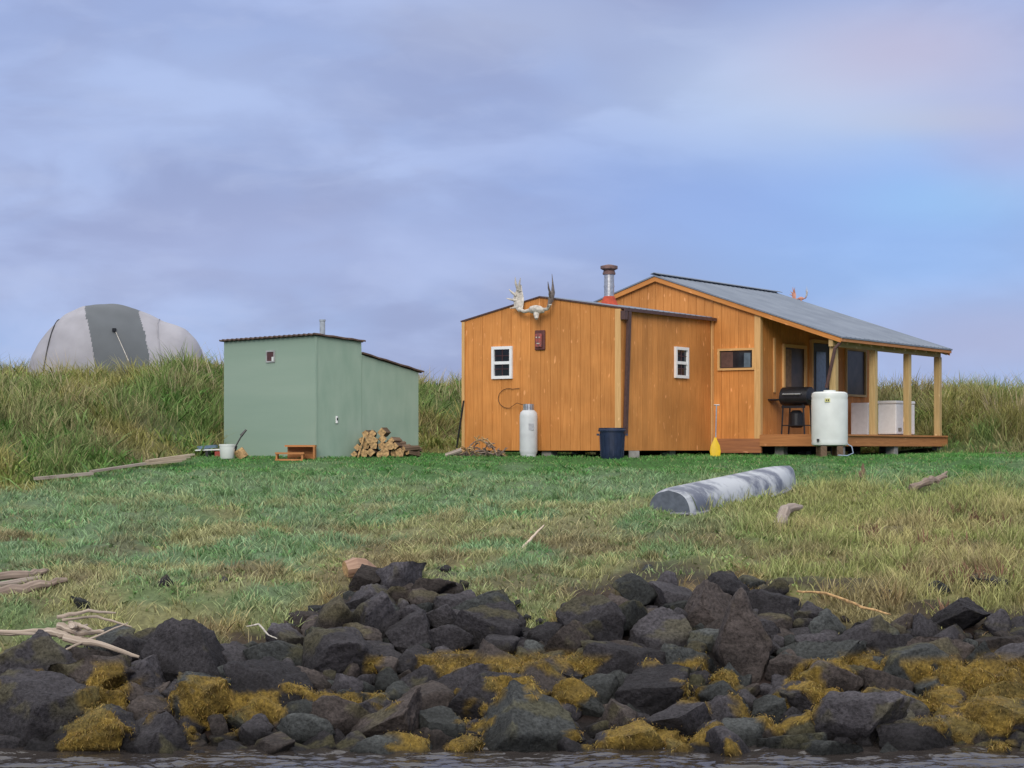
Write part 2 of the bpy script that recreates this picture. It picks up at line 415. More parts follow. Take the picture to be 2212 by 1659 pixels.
# ------------------------------------------------------------------ boulders
def ico(l):
    bm=bmesh.new(); bmesh.ops.create_icosphere(bm,subdivisions=l,radius=1)
    v=np.array([p.co[:] for p in bm.verts]); f=np.array([[q.index for q in x.verts] for x in bm.faces]); bm.free(); return v,f
ICO={2:ico(2),3:ico(3),4:ico(4),5:ico(5)}
def rock(size,l,sq=(1,.85,.70)):
    v,f=ICO[l]; v=v.copy(); u0=v.copy()
    A=np.eye(3)+rng.normal(0,.3,(3,3))
    nr=[A[0],-A[0]+rng.normal(0,.2,3),A[1],-A[1]+rng.normal(0,.2,3),A[2],-A[2]]+[rng.normal(0,1,3) for _ in range(6)]
    os=[rng.uniform(.45,.66) for _ in range(6)]+[rng.uniform(.6,.82) for _ in range(6)]
    soft=rng.choice([.0008,.003,.008])
    for it in range(2):
      for n,o in zip(nr,os):
        n=n/np.linalg.norm(n)
        x=v@n-o; e=.5*(x+np.sqrt(x*x+soft)); v=v-e[:,None]*n
    ph=rng.uniform(0,6.3,8)
    nz=1.5*np.sin(u0[:,0]*4+ph[6]+u0[:,2]*3)*np.sin(u0[:,1]*4+ph[7])+np.sin(v[:,0]*9+ph[0]+2*np.sin(v[:,1]*6+ph[1]))+np.sin(v[:,1]*12+ph[2]+v[:,2]*8)+.9*np.sin(v[:,2]*19+ph[3]+v[:,0]*14)+.9*np.sin(v[:,0]*29+v[:,1]*24+ph[4])*np.sin(v[:,2]*27+ph[5])
    v=v*(1+.023*nz+rng.normal(0,.009,len(v)))[:,None]
    v=v*np.array(sq)*rng.uniform(.8,1.2,3)*size*1.6
    a=rng.uniform(0,6.28); t=rng.normal(0,.38); t2=rng.normal(0,.38)
    R=np.array(Matrix.Rotation(a,3,'Z')@Matrix.Rotation(t,3,'X')@Matrix.Rotation(t2,3,'Y'))
    return v@R.T,f
placed=[]
def add_rocks(n,r0,r1,over,lim=12,ex=0,ymin=19.75,sink=(-.1,.45),sc=False):
    c=0;tries=0
    while c<n and tries<n*40:
        tries+=1
        x=rng.uniform(-lim,lim); yt=float(topline(x)); y=rng.uniform(ymin,yt+ex)
        r=rng.uniform(r0,r1)
        if y>yt-.3: r*=.75
        if any((x-a)**2+((y-b)*1.0)**2<((r+q)*over)**2 for a,b,_,q in placed): continue
        z=tz(x,y)+r*rng.uniform(*sink)
        placed.append((x,y,z,r)); c+=1
for x,y,r in [(2.55,22.2,.56),(-1.3,20.4,.36),(.1,20.2,.46),(-3.55,22.0,.42),(2.6,24.1,.36),(-2.6,21.2,.42),(-4.9,20.5,.46),(-2.0,22.2,.38),(-.3,23.0,.36),(4.3,21.8,.38),(1.2,22.0,.36),(1.55,24.3,.24)]:
    placed.append((x,y,tz(x,y)+r*.3,r))
add_rocks(55,.32,.44,.80,ymin=19.9)
add_rocks(300,.19,.30,.70)
add_rocks(750,.09,.19,.60)
add_rocks(700,.045,.09,.5,ex=.3)
for x,y,r in [(-4.3,24.6,.13),(-3.6,24.9,.08),(-6.0,25.3,.09),(-5.2,24.0,.11),(5.3,24.6,.16),(5.9,24.9,.2),(6.7,24.3,.16),(1.75,26.0,.11),(-.9,25.8,.10),(4.6,24.4,.12)]:
    placed.append((x,y,tz(x,y)-r*.1,r))
pv=[];pf=[];pc=[];off=0
weedpts=[];
for i,(x,y,z,r) in enumerate(placed):
    l=5 if r>.32 else (4 if r>.18 else (3 if r>.09 else 2))
    v,f=rock(r,l); ctr=np.array([x,y,z]); v=v+ctr
    hue=rng.random(); g=rng.uniform(.018,.052)
    base=np.array([1.0,.94,1.06])*g if hue<.5 else (np.array([1.15,.96,.90])*g if hue<.78 else np.array([.94,1.02,1.02])*g)
    c=np.tile(base,(len(v),1))
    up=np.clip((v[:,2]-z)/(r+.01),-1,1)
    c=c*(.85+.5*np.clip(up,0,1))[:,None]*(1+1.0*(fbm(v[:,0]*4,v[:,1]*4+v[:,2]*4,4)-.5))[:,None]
    wet=sm((-2.80-v[:,2])/.14)[:,None]; c=c*(1-.5*wet)
    # rockweed: small broken patches, commoner low down and to the right
    m=.55*fbm(v[:,0]*2.6+13,v[:,1]*2.6+v[:,2]*2.2+4,3)+.45*fbm(v[:,0]*.8+31,v[:,1]*.9,2)+.045*np.tanh((v[:,0]-.3)/1.6)-.06*sm((v[:,2]+2.75)/.5)
    tone=.018*(((i*7919)%13)/6-1)
    wm=sm((m+tone-.525)/.035)*sm((-2.22-v[:,2])/.15)*sm((v[:,2]+3.05)/.1)*sm((up+.45)/.4)
    rad=(v-ctr); rad/= (np.linalg.norm(rad,axis=1)[:,None]+1e-6)
    v=v+rad*(wm*(.01+.05*vnoise(v[:,0]*9,v[:,1]*9+v[:,2]*9)))[:,None]+rad*(wm*rng.normal(0,.005,len(v)))[:,None]
    wn=(wm*(.75+.4*vnoise(v[:,0]*12,v[:,1]*12+v[:,2]*9)))[:,None].clip(0,1)
    wcol=np.array([.17,.115,.025])*(.3+1.2*fbm(v[:,0]*5,v[:,1]*5+v[:,2]*6,3))[:,None]
    c=c*(1-wn)+wcol*wn
    k=np.where(wm>.5)[0]
    if len(k): weedpts.append(v[k][::max(1,len(k)//250)])
    # thin moss / lichen patches higher up
    li=sm((fbm(v[:,0]*2.1+70,v[:,1]*2.1+v[:,2]*2,4)-.60)/.05)*sm((up-.0)/.5)*.45
    li=li[:,None]; c=c*(1-li)+np.array([.085,.078,.035])*li
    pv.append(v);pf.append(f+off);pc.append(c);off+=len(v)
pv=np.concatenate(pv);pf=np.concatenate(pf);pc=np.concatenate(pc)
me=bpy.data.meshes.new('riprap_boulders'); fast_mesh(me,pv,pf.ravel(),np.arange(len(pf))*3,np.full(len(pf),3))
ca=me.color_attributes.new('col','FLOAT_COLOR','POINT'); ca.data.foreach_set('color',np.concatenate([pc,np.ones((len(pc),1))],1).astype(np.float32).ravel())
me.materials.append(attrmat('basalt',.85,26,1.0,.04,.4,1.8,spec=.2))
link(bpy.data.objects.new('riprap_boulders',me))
W=np.concatenate(weedpts); idx=rng.choice(len(W),100000)
b=W[idx]+rng.normal(0,.018,(len(idx),3)); b[:,2]+=.004
L=rng.uniform(.015,.06,len(idx)); a=rng.uniform(0,6.28,len(idx))
t=b+np.stack([np.cos(a)*L*.7,np.sin(a)*L*.6-L*.4,-L*rng.uniform(-.2,1.2,len(idx))],-1)
wc=np.array([.27,.185,.04])*rng.uniform(.35,1.3,(len(idx),1))*(.2+1.15*fbm(b[:,0]*5,b[:,1]*5+b[:,2]*6,3)[:,None])
wc[:,1]*=rng.uniform(.85,1.12,len(idx))
blades('rockweed',b,t,rng.uniform(.007,.013,len(idx)),wc,attrmat('rockweed_fronds',.6,3,0,0,.8,1.2,spec=.3),droop=.008)

# ------------------------------------------------------------------ water
m,nt,bs=newmat('river_water')
bs.inputs['Base Color'].default_value=(.035,.030,.028,1); bs.inputs['Roughness'].default_value=.03; bs.inputs['IOR'].default_value=1.33
mat_water=m
wx=np.arange(-16,16.01,.05); wy=np.arange(16.0,21.01,.035)
WX,WY=np.meshgrid(wx,wy)
ww=fbm(WX*2.2+fbm(WX,WY,2)*2,WY*5.0,4); wz2=fbm(WX*7+5,WY*13,3)
WZ=-3+ (ww-.5)*.085+(wz2-.5)*.026
edge=np.minimum(sm((WX+16)/1),sm((16-WX)/1))*sm((WY-16)/1)
WZ=-3+(WZ+3)*edge
me=bpy.data.meshes.new('water'); k=len(wx); q=len(wy)
ii=(np.arange(q-1)[:,None]*k+np.arange(k-1)[None,:]).reshape(-1)
fcw=np.stack([ii,ii+1,ii+k+1,ii+k],-1)
cow=np.stack([WX,WY,WZ],-1).reshape(-1,3)
n0=len(cow)
ext=np.array([(-700,-300,-3),(700,-300,-3),(700,16,-3),(-700,16,-3),(-700,16,-3),(-16,16,-3),(-16,21,-3),(-700,21,-3),(16,16,-3),(700,16,-3),(700,21,-3),(16,21,-3)],float)
cow=np.concatenate([cow,ext]); fcw=np.concatenate([fcw,[[n0,n0+1,n0+2,n0+3],[n0+4,n0+5,n0+6,n0+7],[n0+8,n0+9,n0+10,n0+11]]])
fast_mesh(me,cow,fcw.ravel(),np.arange(len(fcw))*4,np.full(len(fcw),4))
me.polygons.foreach_set('use_smooth',[True]*len(fcw)); me.materials.append(mat_water)
link(bpy.data.objects.new('water',me))
tc=N(nt,'ShaderNodeTexCoord'); mp=N(nt,'ShaderNodeMapping'); mp.inputs['Scale'].default_value=(1,1.6,1); nt.links.new(tc.outputs['Object'],mp.inputs[0])
n1=N(nt,'ShaderNodeTexNoise'); n1.inputs['Scale'].default_value=9; n1.inputs['Detail'].default_value=2
nt.links.new(mp.outputs[0],n1.inputs['Vector'])
bp=N(nt,'ShaderNodeBump'); bp.inputs['Strength'].default_value=.5; bp.inputs['Distance'].default_value=.02
nt.links.new(n1.outputs['Fac'],bp.inputs['Height']); nt.links.new(bp.outputs[0],bs.inputs['Normal'])

# ------------------------------------------------------------------ cabin
cab=empty('wooden_cabin')
def boards(name,p0,p1,zb,ztop,bw,nrm,mat,parent,th=.016,gap=.007,holes=()):
    p0=Vector((p0[0],p0[1],0));p1=Vector((p1[0],p1[1],0)); d=(p1-p0);L=d.length;d.normalize();nrm=Vector(nrm)
    mb=MB(); x=0
    while x<L-.01:
        w=min(bw,L-x)
        for (a,b_) in [(x+gap/2,x+w-gap/2)]:
            za,zc=ztop(a),ztop(b_); q0=p0+d*a; q1=p0+d*b_
            P=[q0+ZZ*zb,q1+ZZ*zb,q1+ZZ*zc,q0+ZZ*za]; P2=[p+nrm*th for p in P]
            o=random.random()*9
            uv=[(a,zb+o),(b_,zb+o),(b_,zc+o),(a,za+o)]*2
            mb.add(P+P2,[(3,2,1,0),(4,5,6,7),(0,1,5,4),(1,2,6,5),(2,3,7,6),(3,0,4,7)],uv)
        x+=w
    mb.out(name,mat,parent)
def wallpoly(name,pts,nrm,mat,parent,th=.08):
    P=[Vector(p) for p in pts];n=len(P);Q=[p-Vector(nrm)*th for p in P]
    F=[tuple(range(n)),tuple(range(2*n-1,n-1,-1))]+[(i,(i+1)%n,n+(i+1)%n,n+i) for i in range(n)]
    mesh_obj(name,P+Q,F,mat,parent,[(p.x*.7+p.y*.7,p.z) for p in P+Q])
PK=3.73; SL=.334
def zr(t): return PK-SL*abs(t)
wt=2.44; LN=5.75
for nm,s,n in (('front_gable',0,-U),('rear_gable',LN,U)):
    wallpoly(nm+'_frame',[C(-wt,s,.05),C(wt,s,.05),C(wt,s,zr(wt)-.06),C(0,s,PK-.06),C(-wt,s,zr(wt)-.06)],n,M_back,cab)
boards('front_gable_siding',C(-wt,0),C(wt,0),.22,lambda d:zr(d-wt)-.065,.2,-U,M_side,cab)
boards('rear_gable_siding',C(-wt,LN),C(wt,LN),.1,lambda d:zr(d-wt)-.065,.2,U,M_side,cab)
for nm,t,n in (('porch_side',wt,V_),('rear_side',-wt,-V_)):
    wallpoly(nm+'_frame',[C(t-.001*(1 if t>0 else -1),.06,.05),C(t-.001*(1 if t>0 else -1),LN-.06,.05),C(t,LN-.06,zr(wt)-.07),C(t,.06,zr(wt)-.07)],n,M_back,cab)
    boards(nm+'_siding',C(t,0),C(t,LN),.22,lambda d:zr(wt)-.07,.2,n,M_side,cab)
mb=MB()
mb.box(C(wt-.09,-.05,.2),V_*.14,U*.02,ZZ*(zr(wt)-.30),0)
mb.box(C(wt+.024,-.028,.2),V_*.02,U*.10,ZZ*(zr(wt)-.31),0)
mb.out('corner_trim',M_trim,cab)
mb=MB(); mb.box(C(1.35,-.06,-.08),V_*1.16,U*.05,ZZ*.30); mb.out('skirt_board',wood('skirt',(.42,.18,.08),(.28,.12,.06)),cab)
def roof(name,fr,t0,z0,t1,z1,s0,s1,parent,sp=.23,th=.03,mat=M_roof,rh=.012):
    prof=[];s=s0
    while s<s1-.01:
        prof+= [(s,0),(s+sp-.07,0),(s+sp-.05,rh),(s+sp-.02,rh)]; s+=sp
    prof.append((s1,0))
    prof=[p for p in prof if p[0]<=s1]
    vv=[];ff=[];k=len(prof)
    for (t,z) in ((t0,z0),(t1,z1)):
        for (q,h) in prof: vv.append(fr(t,q,z+h))
    for (t,z) in ((t0,z0),(t1,z1)):
        for (q,h) in prof: vv.append(fr(t,q,z-th))
    for i in range(k-1):
        ff.append((i,i+1,k+i+1,k+i)); ff.append((2*k+i,3*k+i,3*k+i+1,2*k+i+1))
        ff.append((i,2*k+i,2*k+i+1,i+1)); ff.append((k+i,k+i+1,3*k+i+1,3*k+i))
    ff.append((0,k,3*k,2*k)); ff.append((k-1,3*k-1,4*k-1,2*k-1))
    o=mesh_obj(name,vv,ff,mat,parent); return o
roof('roof_metal_porch_slope',C,0,PK+.02,4.38,zr(4.38)+.02,-.14,5.98,cab)
roof('roof_metal_rear_slope',C,-.001,PK+.021,-2.75,zr(2.75)+.02,-.14,5.98,cab)
mb=MB()
mb.box(C(-.09,-.15,PK+.035),V_*.09+ZZ*.03,U*6.14,ZZ*.012); mb.box(C(.09,-.15,PK+.035),-V_*.09+ZZ*.03,U*6.14,ZZ*.012)
mb.out('ridge_cap',M_roof,cab)
mb=MB()
def rake(s,t0,t1,h,th,mi=0):
    a=C(t0,s,zr(t0)-.015-h);b=C(t1,s,zr(t1)-.015-h)
    mb.box(a,b-a,U*th,ZZ*h,mi)
rake(-.115,0,4.33,.10,.03); rake(-.115,0,-2.7,.10,.03)
rake(5.92,0,4.33,.13,.03); rake(5.92,0,-2.7,.13,.03)
mb.out('rake_boards',M_side,cab)
mb=MB()
for s in np.arange(.3,5.9,.61): 
    a=C(wt+.05,s,zr(wt+.05)-.15);b=C(4.3,s,zr(4.3)-.15); mb.box(a,b-a,U*.04,ZZ*.13)
mb.box(C(4.05,-.08,2.10),V_*.09,U*5.95,ZZ*.17)
mb.out('porch_rafters_and_beam',M_post,cab)
mb=MB(); mb.box(C(4.34,-.13,zr(4.34)-.09),V_*.025,U*6.08,ZZ*.08); mb.out('eave_fascia',M_deck,cab)
mb=MB()
for s in (.02,2.05,3.93,5.74): mb.box(C(4.02,s,.28),V_*.14,U*.14,ZZ*(2.10-.28))
mb.box(C(4.00,.12,1.85),V_*.16,U*.04,ZZ*.3)
mb.out('porch_posts',M_post,cab,bevel=.006)
mb=MB()
for i in range(13):
    mb.box(C(wt+.05+i*.138,-.02,.27),V_*.13,U*6.0,ZZ*.035)
mb.box(C(4.2,-.05,.06),V_*.04,U*6.04,ZZ*.235); mb.box(C(wt+.05,-.085,.06),V_*1.79,U*.04,ZZ*.235)
mb.box(C(wt+.05,5.99,.06),V_*1.75,U*.04,ZZ*.235)
mb.out('porch_deck',M_deck,cab)
mb=MB()
for s in (.2,3,5.7):
    for t in (2.7,4.0): mb.box(C(t,s,-.3),V_*.2,U*.2,ZZ*.4)
for s in (.2,2.6,5.3):
    for t in (-2.3,1.2,2.1): mb.box(C(t,s,-.3),V_*.2,U*.25,ZZ*.4)
for a in (-3.6,-1.9,-.35):
    for s in (.08,2.2): mb.box(D(a,s,-.35),V_*.22,U*.25,ZZ*.32)
mb.out('foundation_blocks',M_conc,cab)
mb=MB(); mb.box(C(-2.3,.15,-.05),V_*4.6,U*5.4,ZZ*.2); mb.box(D(-3.6,.3,-.06),V_*3.4,U*3.3,ZZ*.08); mb.out('underfloor_shade',M_dark,cab)  # dark boxes fill the gap below the walls with painted shade
AE=2.79; AP=3.08; AL=2.66
def za(d):
    return AL+(AP-AL)*d/1.87 if d<1.87 else AP-(AP-AE)*(d-1.87)/1.88
wallpoly('addition_front_frame',[D(-3.75,0,-.02),D(0,0,-.02),D(0,0,AE-.03),D(-1.88,0,AP-.03),D(-3.75,0,AL-.03)],-U,M_back,cab)
wallpoly('addition_side_frame',[D(-.001,.09,-.02),D(-.001,3.83,-.02),D(-.001,3.83,AE-.03),D(-.001,.09,AE-.03)],V_,M_back,cab)
wallpoly('addition_left_frame',[D(-3.749,.09,-.02),D(-3.749,3.83,-.02),D(-3.749,3.83,AL-.03),D(-3.749,.09,AL-.03)],-V_,M_back,cab)
boards('addition_front_siding',D(-3.75,0),D(0,0),-.03,lambda d:za(d)-.03,.235,-U,M_side,cab)
boards('addition_side_siding',D(0,0),D(0,3.82),-.03,lambda d:AE-.04,.205,V_,M_side,cab)
boards('addition_left_siding',D(-3.75,0),D(-3.75,3.82),-.03,lambda d:AL-.04,.205,-V_,M_side,cab)
roof('addition_roof_right',D,-1.88,AP+.0,.09,AE-.014,-.03,3.80,cab)
roof('addition_roof_left',D,-1.881,AP+.001,-3.80,AL-.015,-.03,3.80,cab)
mb=MB()
a=D(-1.88,-.048,AP-.03);b=D(.10,-.048,AE-.045); mb.box(a,b-a,U*.016,ZZ*.028)
a=D(-1.88,-.048,AP-.03);b=D(-3.81,-.048,AL-.04); mb.box(a,b-a,U*.016,ZZ*.028)
mb.box(D(.095,-.05,AE-.085),V_*.03,U*3.86,ZZ*.065)
mb.out('addition_roof_trim',M_brown,cab)
mb=MB()
mb.box(D(-.11,-.05,-.03),V_*.13,U*.02,ZZ*(AE-.01)); mb.box(D(-3.78,-.05,-.03),V_*.07,U*.02,ZZ*(AL-.01))
mb.box(D(.025,3.72,-.03),V_*.02,U*.09,ZZ*(AE-.02))
mb.out('addition_corner_trim',M_trim,cab)
mb=MB(); a=D(.03,.02,.3); b=D(.07,.10,AE-.08); mb.box(a,b-a,V_*.05,U*.11)
a=D(.02,-.06,AE-.25); mb.box(a,V_*.1,U*.12,ZZ*.17)
mb.out('downspout',M_brown,cab)
mb=MB(); mb.tube([C(4.32,-.05,2.2),C(4.2,-.1,2.05),C(4.02,-.12,1.25)],.035,8); mb.out('porch_downspout',M_brown,cab)
def window(name,fr_o,ax,nrm,w,h,mf,vert=1,hor=1,fw=.06,glass=M_glass,depth=.05,curtain=True):
    mb=MB(); o=Vector(fr_o); ax=Vector(ax);n=Vector(nrm)
    mb.box(o,ax*w,n*depth,ZZ*fw,0); mb.box(o+ZZ*(h-fw),ax*w,n*depth,ZZ*fw,0)
    mb.box(o+ZZ*fw,ax*fw,n*depth,ZZ*(h-2*fw),0); mb.box(o+ax*(w-fw)+ZZ*fw,ax*fw,n*depth,ZZ*(h-2*fw),0)
    for i in range(1,hor+1): mb.box(o+ZZ*(h*i/(hor+1)-.035)+ax*fw,ax*(w-2*fw),n*(depth-.012),ZZ*.06,0)
    mb.out(name+'_frame',mf,cab)
    mb=MB(); mb.box(o+ax*fw+ZZ*fw,ax*(w-2*fw),n*.008,ZZ*(h-2*fw),0); mb.out(name+'_glass',glass,cab)
    mb=MB()
    for j in range(hor+1):
        z0=fw+(h-2*fw)*j/(hor+1)
        for i in range(1,vert+1): mb.box(o+ax*(w*i/(vert+1)-.008)+ZZ*z0+n*.009,ax*.014,n*.01,ZZ*((h-2*fw)/(hor+1)),0)
        mb.box(o+ax*fw+ZZ*(z0+(h-2*fw)/(hor+1)*.5)+n*.009,ax*(w-2*fw),n*.010,ZZ*.012,0)
    if vert: mb.out(name+'_muntins',M_room,cab)
window('front_window',D(-3.03,-.017,1.43),V_,-U,.50,.66,M_white)
window('side_window',D(.017,2.12,1.46),U,V_,.56,.64,M_white)
window('gable_window',C(1.49,-.017,1.66),V_,-U,.86,.46,M_trim,vert=0,hor=0,fw=.045)
mb=MB(); mb.box(C(1.56,-.028,1.72),V_*.28,-U*.006,ZZ*.33); mb.out('gable_window_curtain',simple('curtain_brown',(.12,.065,.055),.8),cab)
mb=MB(); mb.box(C(2.10,-.028,1.72),V_*.15,-U*.006,ZZ*.30); mb.out('gable_window_bottle',simple('curtain_blue',(.12,.17,.22),.5),cab)
window('porch_window',C(wt+.017,1.05,1.25),U,V_,1.15,1.0,M_trim,vert=0,hor=0,fw=.07,glass=M_gbrown)
mb=MB(); mb.box(C(wt+.028,1.15,1.34),U*.33,V_*.006,ZZ*.8); mb.out('porch_window_curtain',simple('curtain_tan',(.25,.16,.10),.8),cab)
window('porch_rear_window',C(wt+.017,4.3,1.2),U,V_,1.15,1.1,M_post,vert=0,hor=0,fw=.05,glass=M_gbrown)
mb=MB(); mb.box(C(wt+.017,2.5,.3),U*.86,V_*.05,ZZ*2.03); mb.out('door_panel',simple('door_dark',(.045,.05,.065),.5),cab)
mb=MB(); mb.box(C(wt+.068,2.65,1.2),U*.5,V_*.01,ZZ*.95); mb.out('door_glass',simple('door_glass',(.10,.17,.26),.15),cab)
mb=MB(); mb.box(C(wt+.017,2.42,.3),U*.07,V_*.07,ZZ*2.1); mb.box(C(wt+.017,3.37,.3),U*.07,V_*.07,ZZ*2.1); mb.box(C(wt+.017,2.5,2.34),U*.86,V_*.07,ZZ*.07); mb.out('door_trim',M_trim,cab)
mb=MB(); mb.box(C(wt+.019,.62,1.2),U*.07,V_*.03,ZZ*1.15); mb.out('porch_wall_trim',M_trim,cab)
cp=D(-1.4,1.9,0); cz=AP-(AP-AE)/1.88*.48
mb=MB()
mb.lathe((cp.x,cp.y,cz-.05),[(.105,0),(.105,.70)],24)
mb.lathe((cp.x,cp.y,cz+.36),[(.112,0),(.112,.03)],24)
o=mb.out('chimney_pipe',M_steel,cab); autosmooth(o)
mb=MB(); mb.lathe((cp.x,cp.y,cz-.03),[(.20,0),(.17,.06),(.12,.18),(.108,.2)],24); o=mb.out('chimney_boot',M_red,cab)
mb=MB(); mb.lathe((cp.x,cp.y,cz+.62),[(.13,0),(.135,.04),(.12,.05),(.12,.08)],24); mb.lathe((cp.x,cp.y,cz+.71),[(.12,0),(.18,.03),(.18,.09),(.05,.12)],12)
mb.out('chimney_cap',simple('rusty_cap',(.20,.12,.11),.7,col2=(.09,.06,.06)),cab)
def antler_set(name,org,ax,sc,mats):
    mb=MB(); o=Vector(org);ax=Vector(ax);nn=ax.cross(ZZ)
    def P(a,b,c=0): return o+ax*a*sc+ZZ*b*sc+nn*c*sc
    mb.tube([P(-.10,.02,.05),P(-.05,.03,.09),P(.05,.03,.1),P(.12,.02,.09),P(.2,.0,.05)],[.05*sc,.075*sc,.085*sc,.075*sc,.04*sc],10,jit=.15)
    mb.tube([P(.05,.0,.08),P(.07,-.08,.13),P(.10,-.15,.17)],[.07*sc,.055*sc,.03*sc],10,jit=.1)
    mb.tube([P(-.08,.03,.06),P(-.22,.0,.08),P(-.36,.05,.06)],[.04*sc,.032*sc,.04*sc],8)
    mb.tube([P(-.33,.02,.05),P(-.40,.16,0),P(-.44,.30,-.04),P(-.43,.44,-.06),P(-.40,.52,-.06)],[.05*sc,.12*sc,.115*sc,.06*sc,.02*sc],12,flat=.16,flatdir=nn)
    for a,b,c1,d in ((-.40,.40,-.34,.64),(-.44,.42,-.46,.66),(-.48,.32,-.60,.44),(-.46,.22,-.66,.27),(-.38,.10,-.58,.08)):
        mb.tube([P(a,b,-.03),P((a+c1)/2-.01,(b+d)/2,.02),P(c1,d,.04)],[.030*sc,.022*sc,.005*sc],7)
    mb.tube([P(.18,.02,.06),P(.30,.03,.1),P(.36,.12,.12)],[.035*sc,.03*sc,.04*sc],8)
    mb.tube([P(.33,.06,.12),P(.37,.2,.1),P(.385,.34,.05),P(.36,.50,.02),P(.33,.68,0)],[.04*sc,.08*sc,.06*sc,.025*sc,.006*sc],12,mi=1,flat=.4,flatdir=ax)
    for a,b,c1,d in ((.37,.2,.43,.38),(.37,.28,.40,.52)):
        mb.tube([P(a,b,.1),P((a+c1)/2,(b+d)/2,.2),P(c1,d,.25)],[.025*sc,.018*sc,.005*sc],7,mi=1)
    ob=mb.out(name,mats); autosmooth(ob,60); return ob
antler_set('moose_antlers',D(-1.86,-.16,AP-.32),V_,1.08,[M_bone,M_boned])
antler_set('moose_antlers',C(.62,5.9,zr(.62)+.06),V_,.45,[simple('antler_red',(.55,.26,.18),.8),M_bone])
mk=empty('carved_wall_mask')
mb=MB(); o=D(-1.98,-.017,1.99)
mb.box(o,V_*.24,-U*.05,ZZ*.40); mb.out('board',simple('mask_board',(.14,.05,.045),.6),mk,bevel=.02)
mb=MB(); mb.box(o+V_*.04-U*.05+ZZ*.05,V_*.15,-U*.04,ZZ*.28); mb.out('face',simple('mask_red',(.42,.09,.075),.7,scale=20,col2=(.10,.07,.07)),mk,bevel=.03)
mb=MB(); mb.box(o+V_*.06-U*.09+ZZ*.24,V_*.03,-U*.008,ZZ*.025); mb.box(o+V_*.13-U*.09+ZZ*.24,V_*.03,-U*.008,ZZ*.025); mb.box(o+V_*.08-U*.09+ZZ*.12,V_*.07,-U*.008,ZZ*.02); mb.out('features',M_bone,mk)

# ------------------------------------------------------------------ shed
sh=empty('green_shed')
zb=-.2
wallpoly('front_wall',[G(0,0,zb),G(0,0,2.19),G(3.1,0,2.19),G(3.1,0,zb)],-GR,M_green,sh,.05)
wallpoly('side_wall',[G(.001,.052,zb),G(.001,2.6,zb),G(.001,2.6,1.55),G(.001,1.13,1.86),G(.001,1.12,2.11),G(.001,.052,2.187)],-GL,M_green,sh,.05)
wallpoly('rear_wall',[G(3.099,.052,zb),G(3.099,2.6,zb),G(3.099,2.6,1.55),G(3.099,1.13,1.86),G(3.099,1.12,2.11),G(3.099,.052,2.187)],GL,M_green,sh,.05)
wallpoly('end_wall',[G(.06,2.6,zb),G(3.04,2.6,zb),G(3.04,2.6,1.54),G(.06,2.6,1.54)],GR,M_green,sh,.05)
wallpoly('step_wall',[G(.06,1.125,1.8),G(3.04,1.125,1.8),G(3.04,1.125,2.1),G(.06,1.125,2.1)],GR,M_green,sh,.05)
def wavy(name,r0,z0,r1,z1,l0,l1):
    n=90
    V=[];F=[]
    for dz in (0,-.028):
      for i in range(n+1):
        l=l0+(l1-l0)*i/n; h=.012*math.sin(i*1.4)
        for k in range(9):
            q=k/8; V.append(G(l,r0+(r1-r0)*q,z0+(z1-z0)*q+h+dz+.006*math.sin(q*19)))
    o=(n+1)*9
    for i in range(n):
        for k in range(8):
            a=i*9+k; F.append((a,a+1,a+10,a+9)); F.append((o+a,o+a+9,o+a+10,o+a+1))
        F.append((i*9,i*9+9,o+i*9+9,o+i*9)); F.append((i*9+8,o+i*9+8,o+i*9+17,i*9+17))
    for k in range(8):
        F.append((k,o+k,o+k+1,k+1)); a=n*9+k; F.append((a,a+1,o+a+1,o+a))
    mesh_obj(name,V,F,M_rust,sh)
wavy('upper_roof',-.08,2.235,1.18,2.14,-.07,3.16)
wavy('lean_to_roof',1.13,1.905,2.70,1.575,-.07,3.16)
mb=MB(); o=G(1.33,-.002,1.72)
mb.box(o,GL*.29,-GR*.02,ZZ*.03); mb.box(o+ZZ*.21,GL*.29,-GR*.02,ZZ*.03); mb.box(o+ZZ*.03,GL*.03,-GR*.02,ZZ*.18); mb.box(o+ZZ*.03+GL*.26,GL*.03,-GR*.02,ZZ*.18)
mb.out('window_frame',simple('window_grey',(.4,.42,.42),.6),sh)
mb=MB(); mb.box(G(1.36,-.002,1.75),GL*.23,-GR*.008,ZZ*.18); mb.out('window_pane',M_room,sh)
mb=MB(); mb.box(G(1.36,-.011,1.75),GL*.07,-GR*.006,ZZ*.08); mb.out('window_reflection_pane',M_plast,sh)
p=G(1.1,1.0,0); mb=MB(); mb.lathe((p.x,p.y,2.1),[(.055,0),(.055,.46),(.065,.47),(.065,.5)],16); mb.out('vent_pipe',simple('grey_pipe',(.36,.42,.48),.5),sh)
p=G(-.002,.47,.5); mb=MB(); mb.box(p,GR*.045,-GL*.03,ZZ*.14); mb.out('door_handle',M_white,sh,bevel=.01)
mb=MB(); mb.box(p+GR*.012+ZZ*.06-GL*.031,GR*.02,-GL*.01,ZZ*.05); mb.out('latch',M_black,sh)
mb=MB(); mb.box(G(-.012,-.012,zb),GR*.035,GL*.012,ZZ*2.37); mb.box(G(-.003,1.12,zb),GR*.012,-GL*.006,ZZ*2.05); mb.out('corner_strip',M_green,sh)

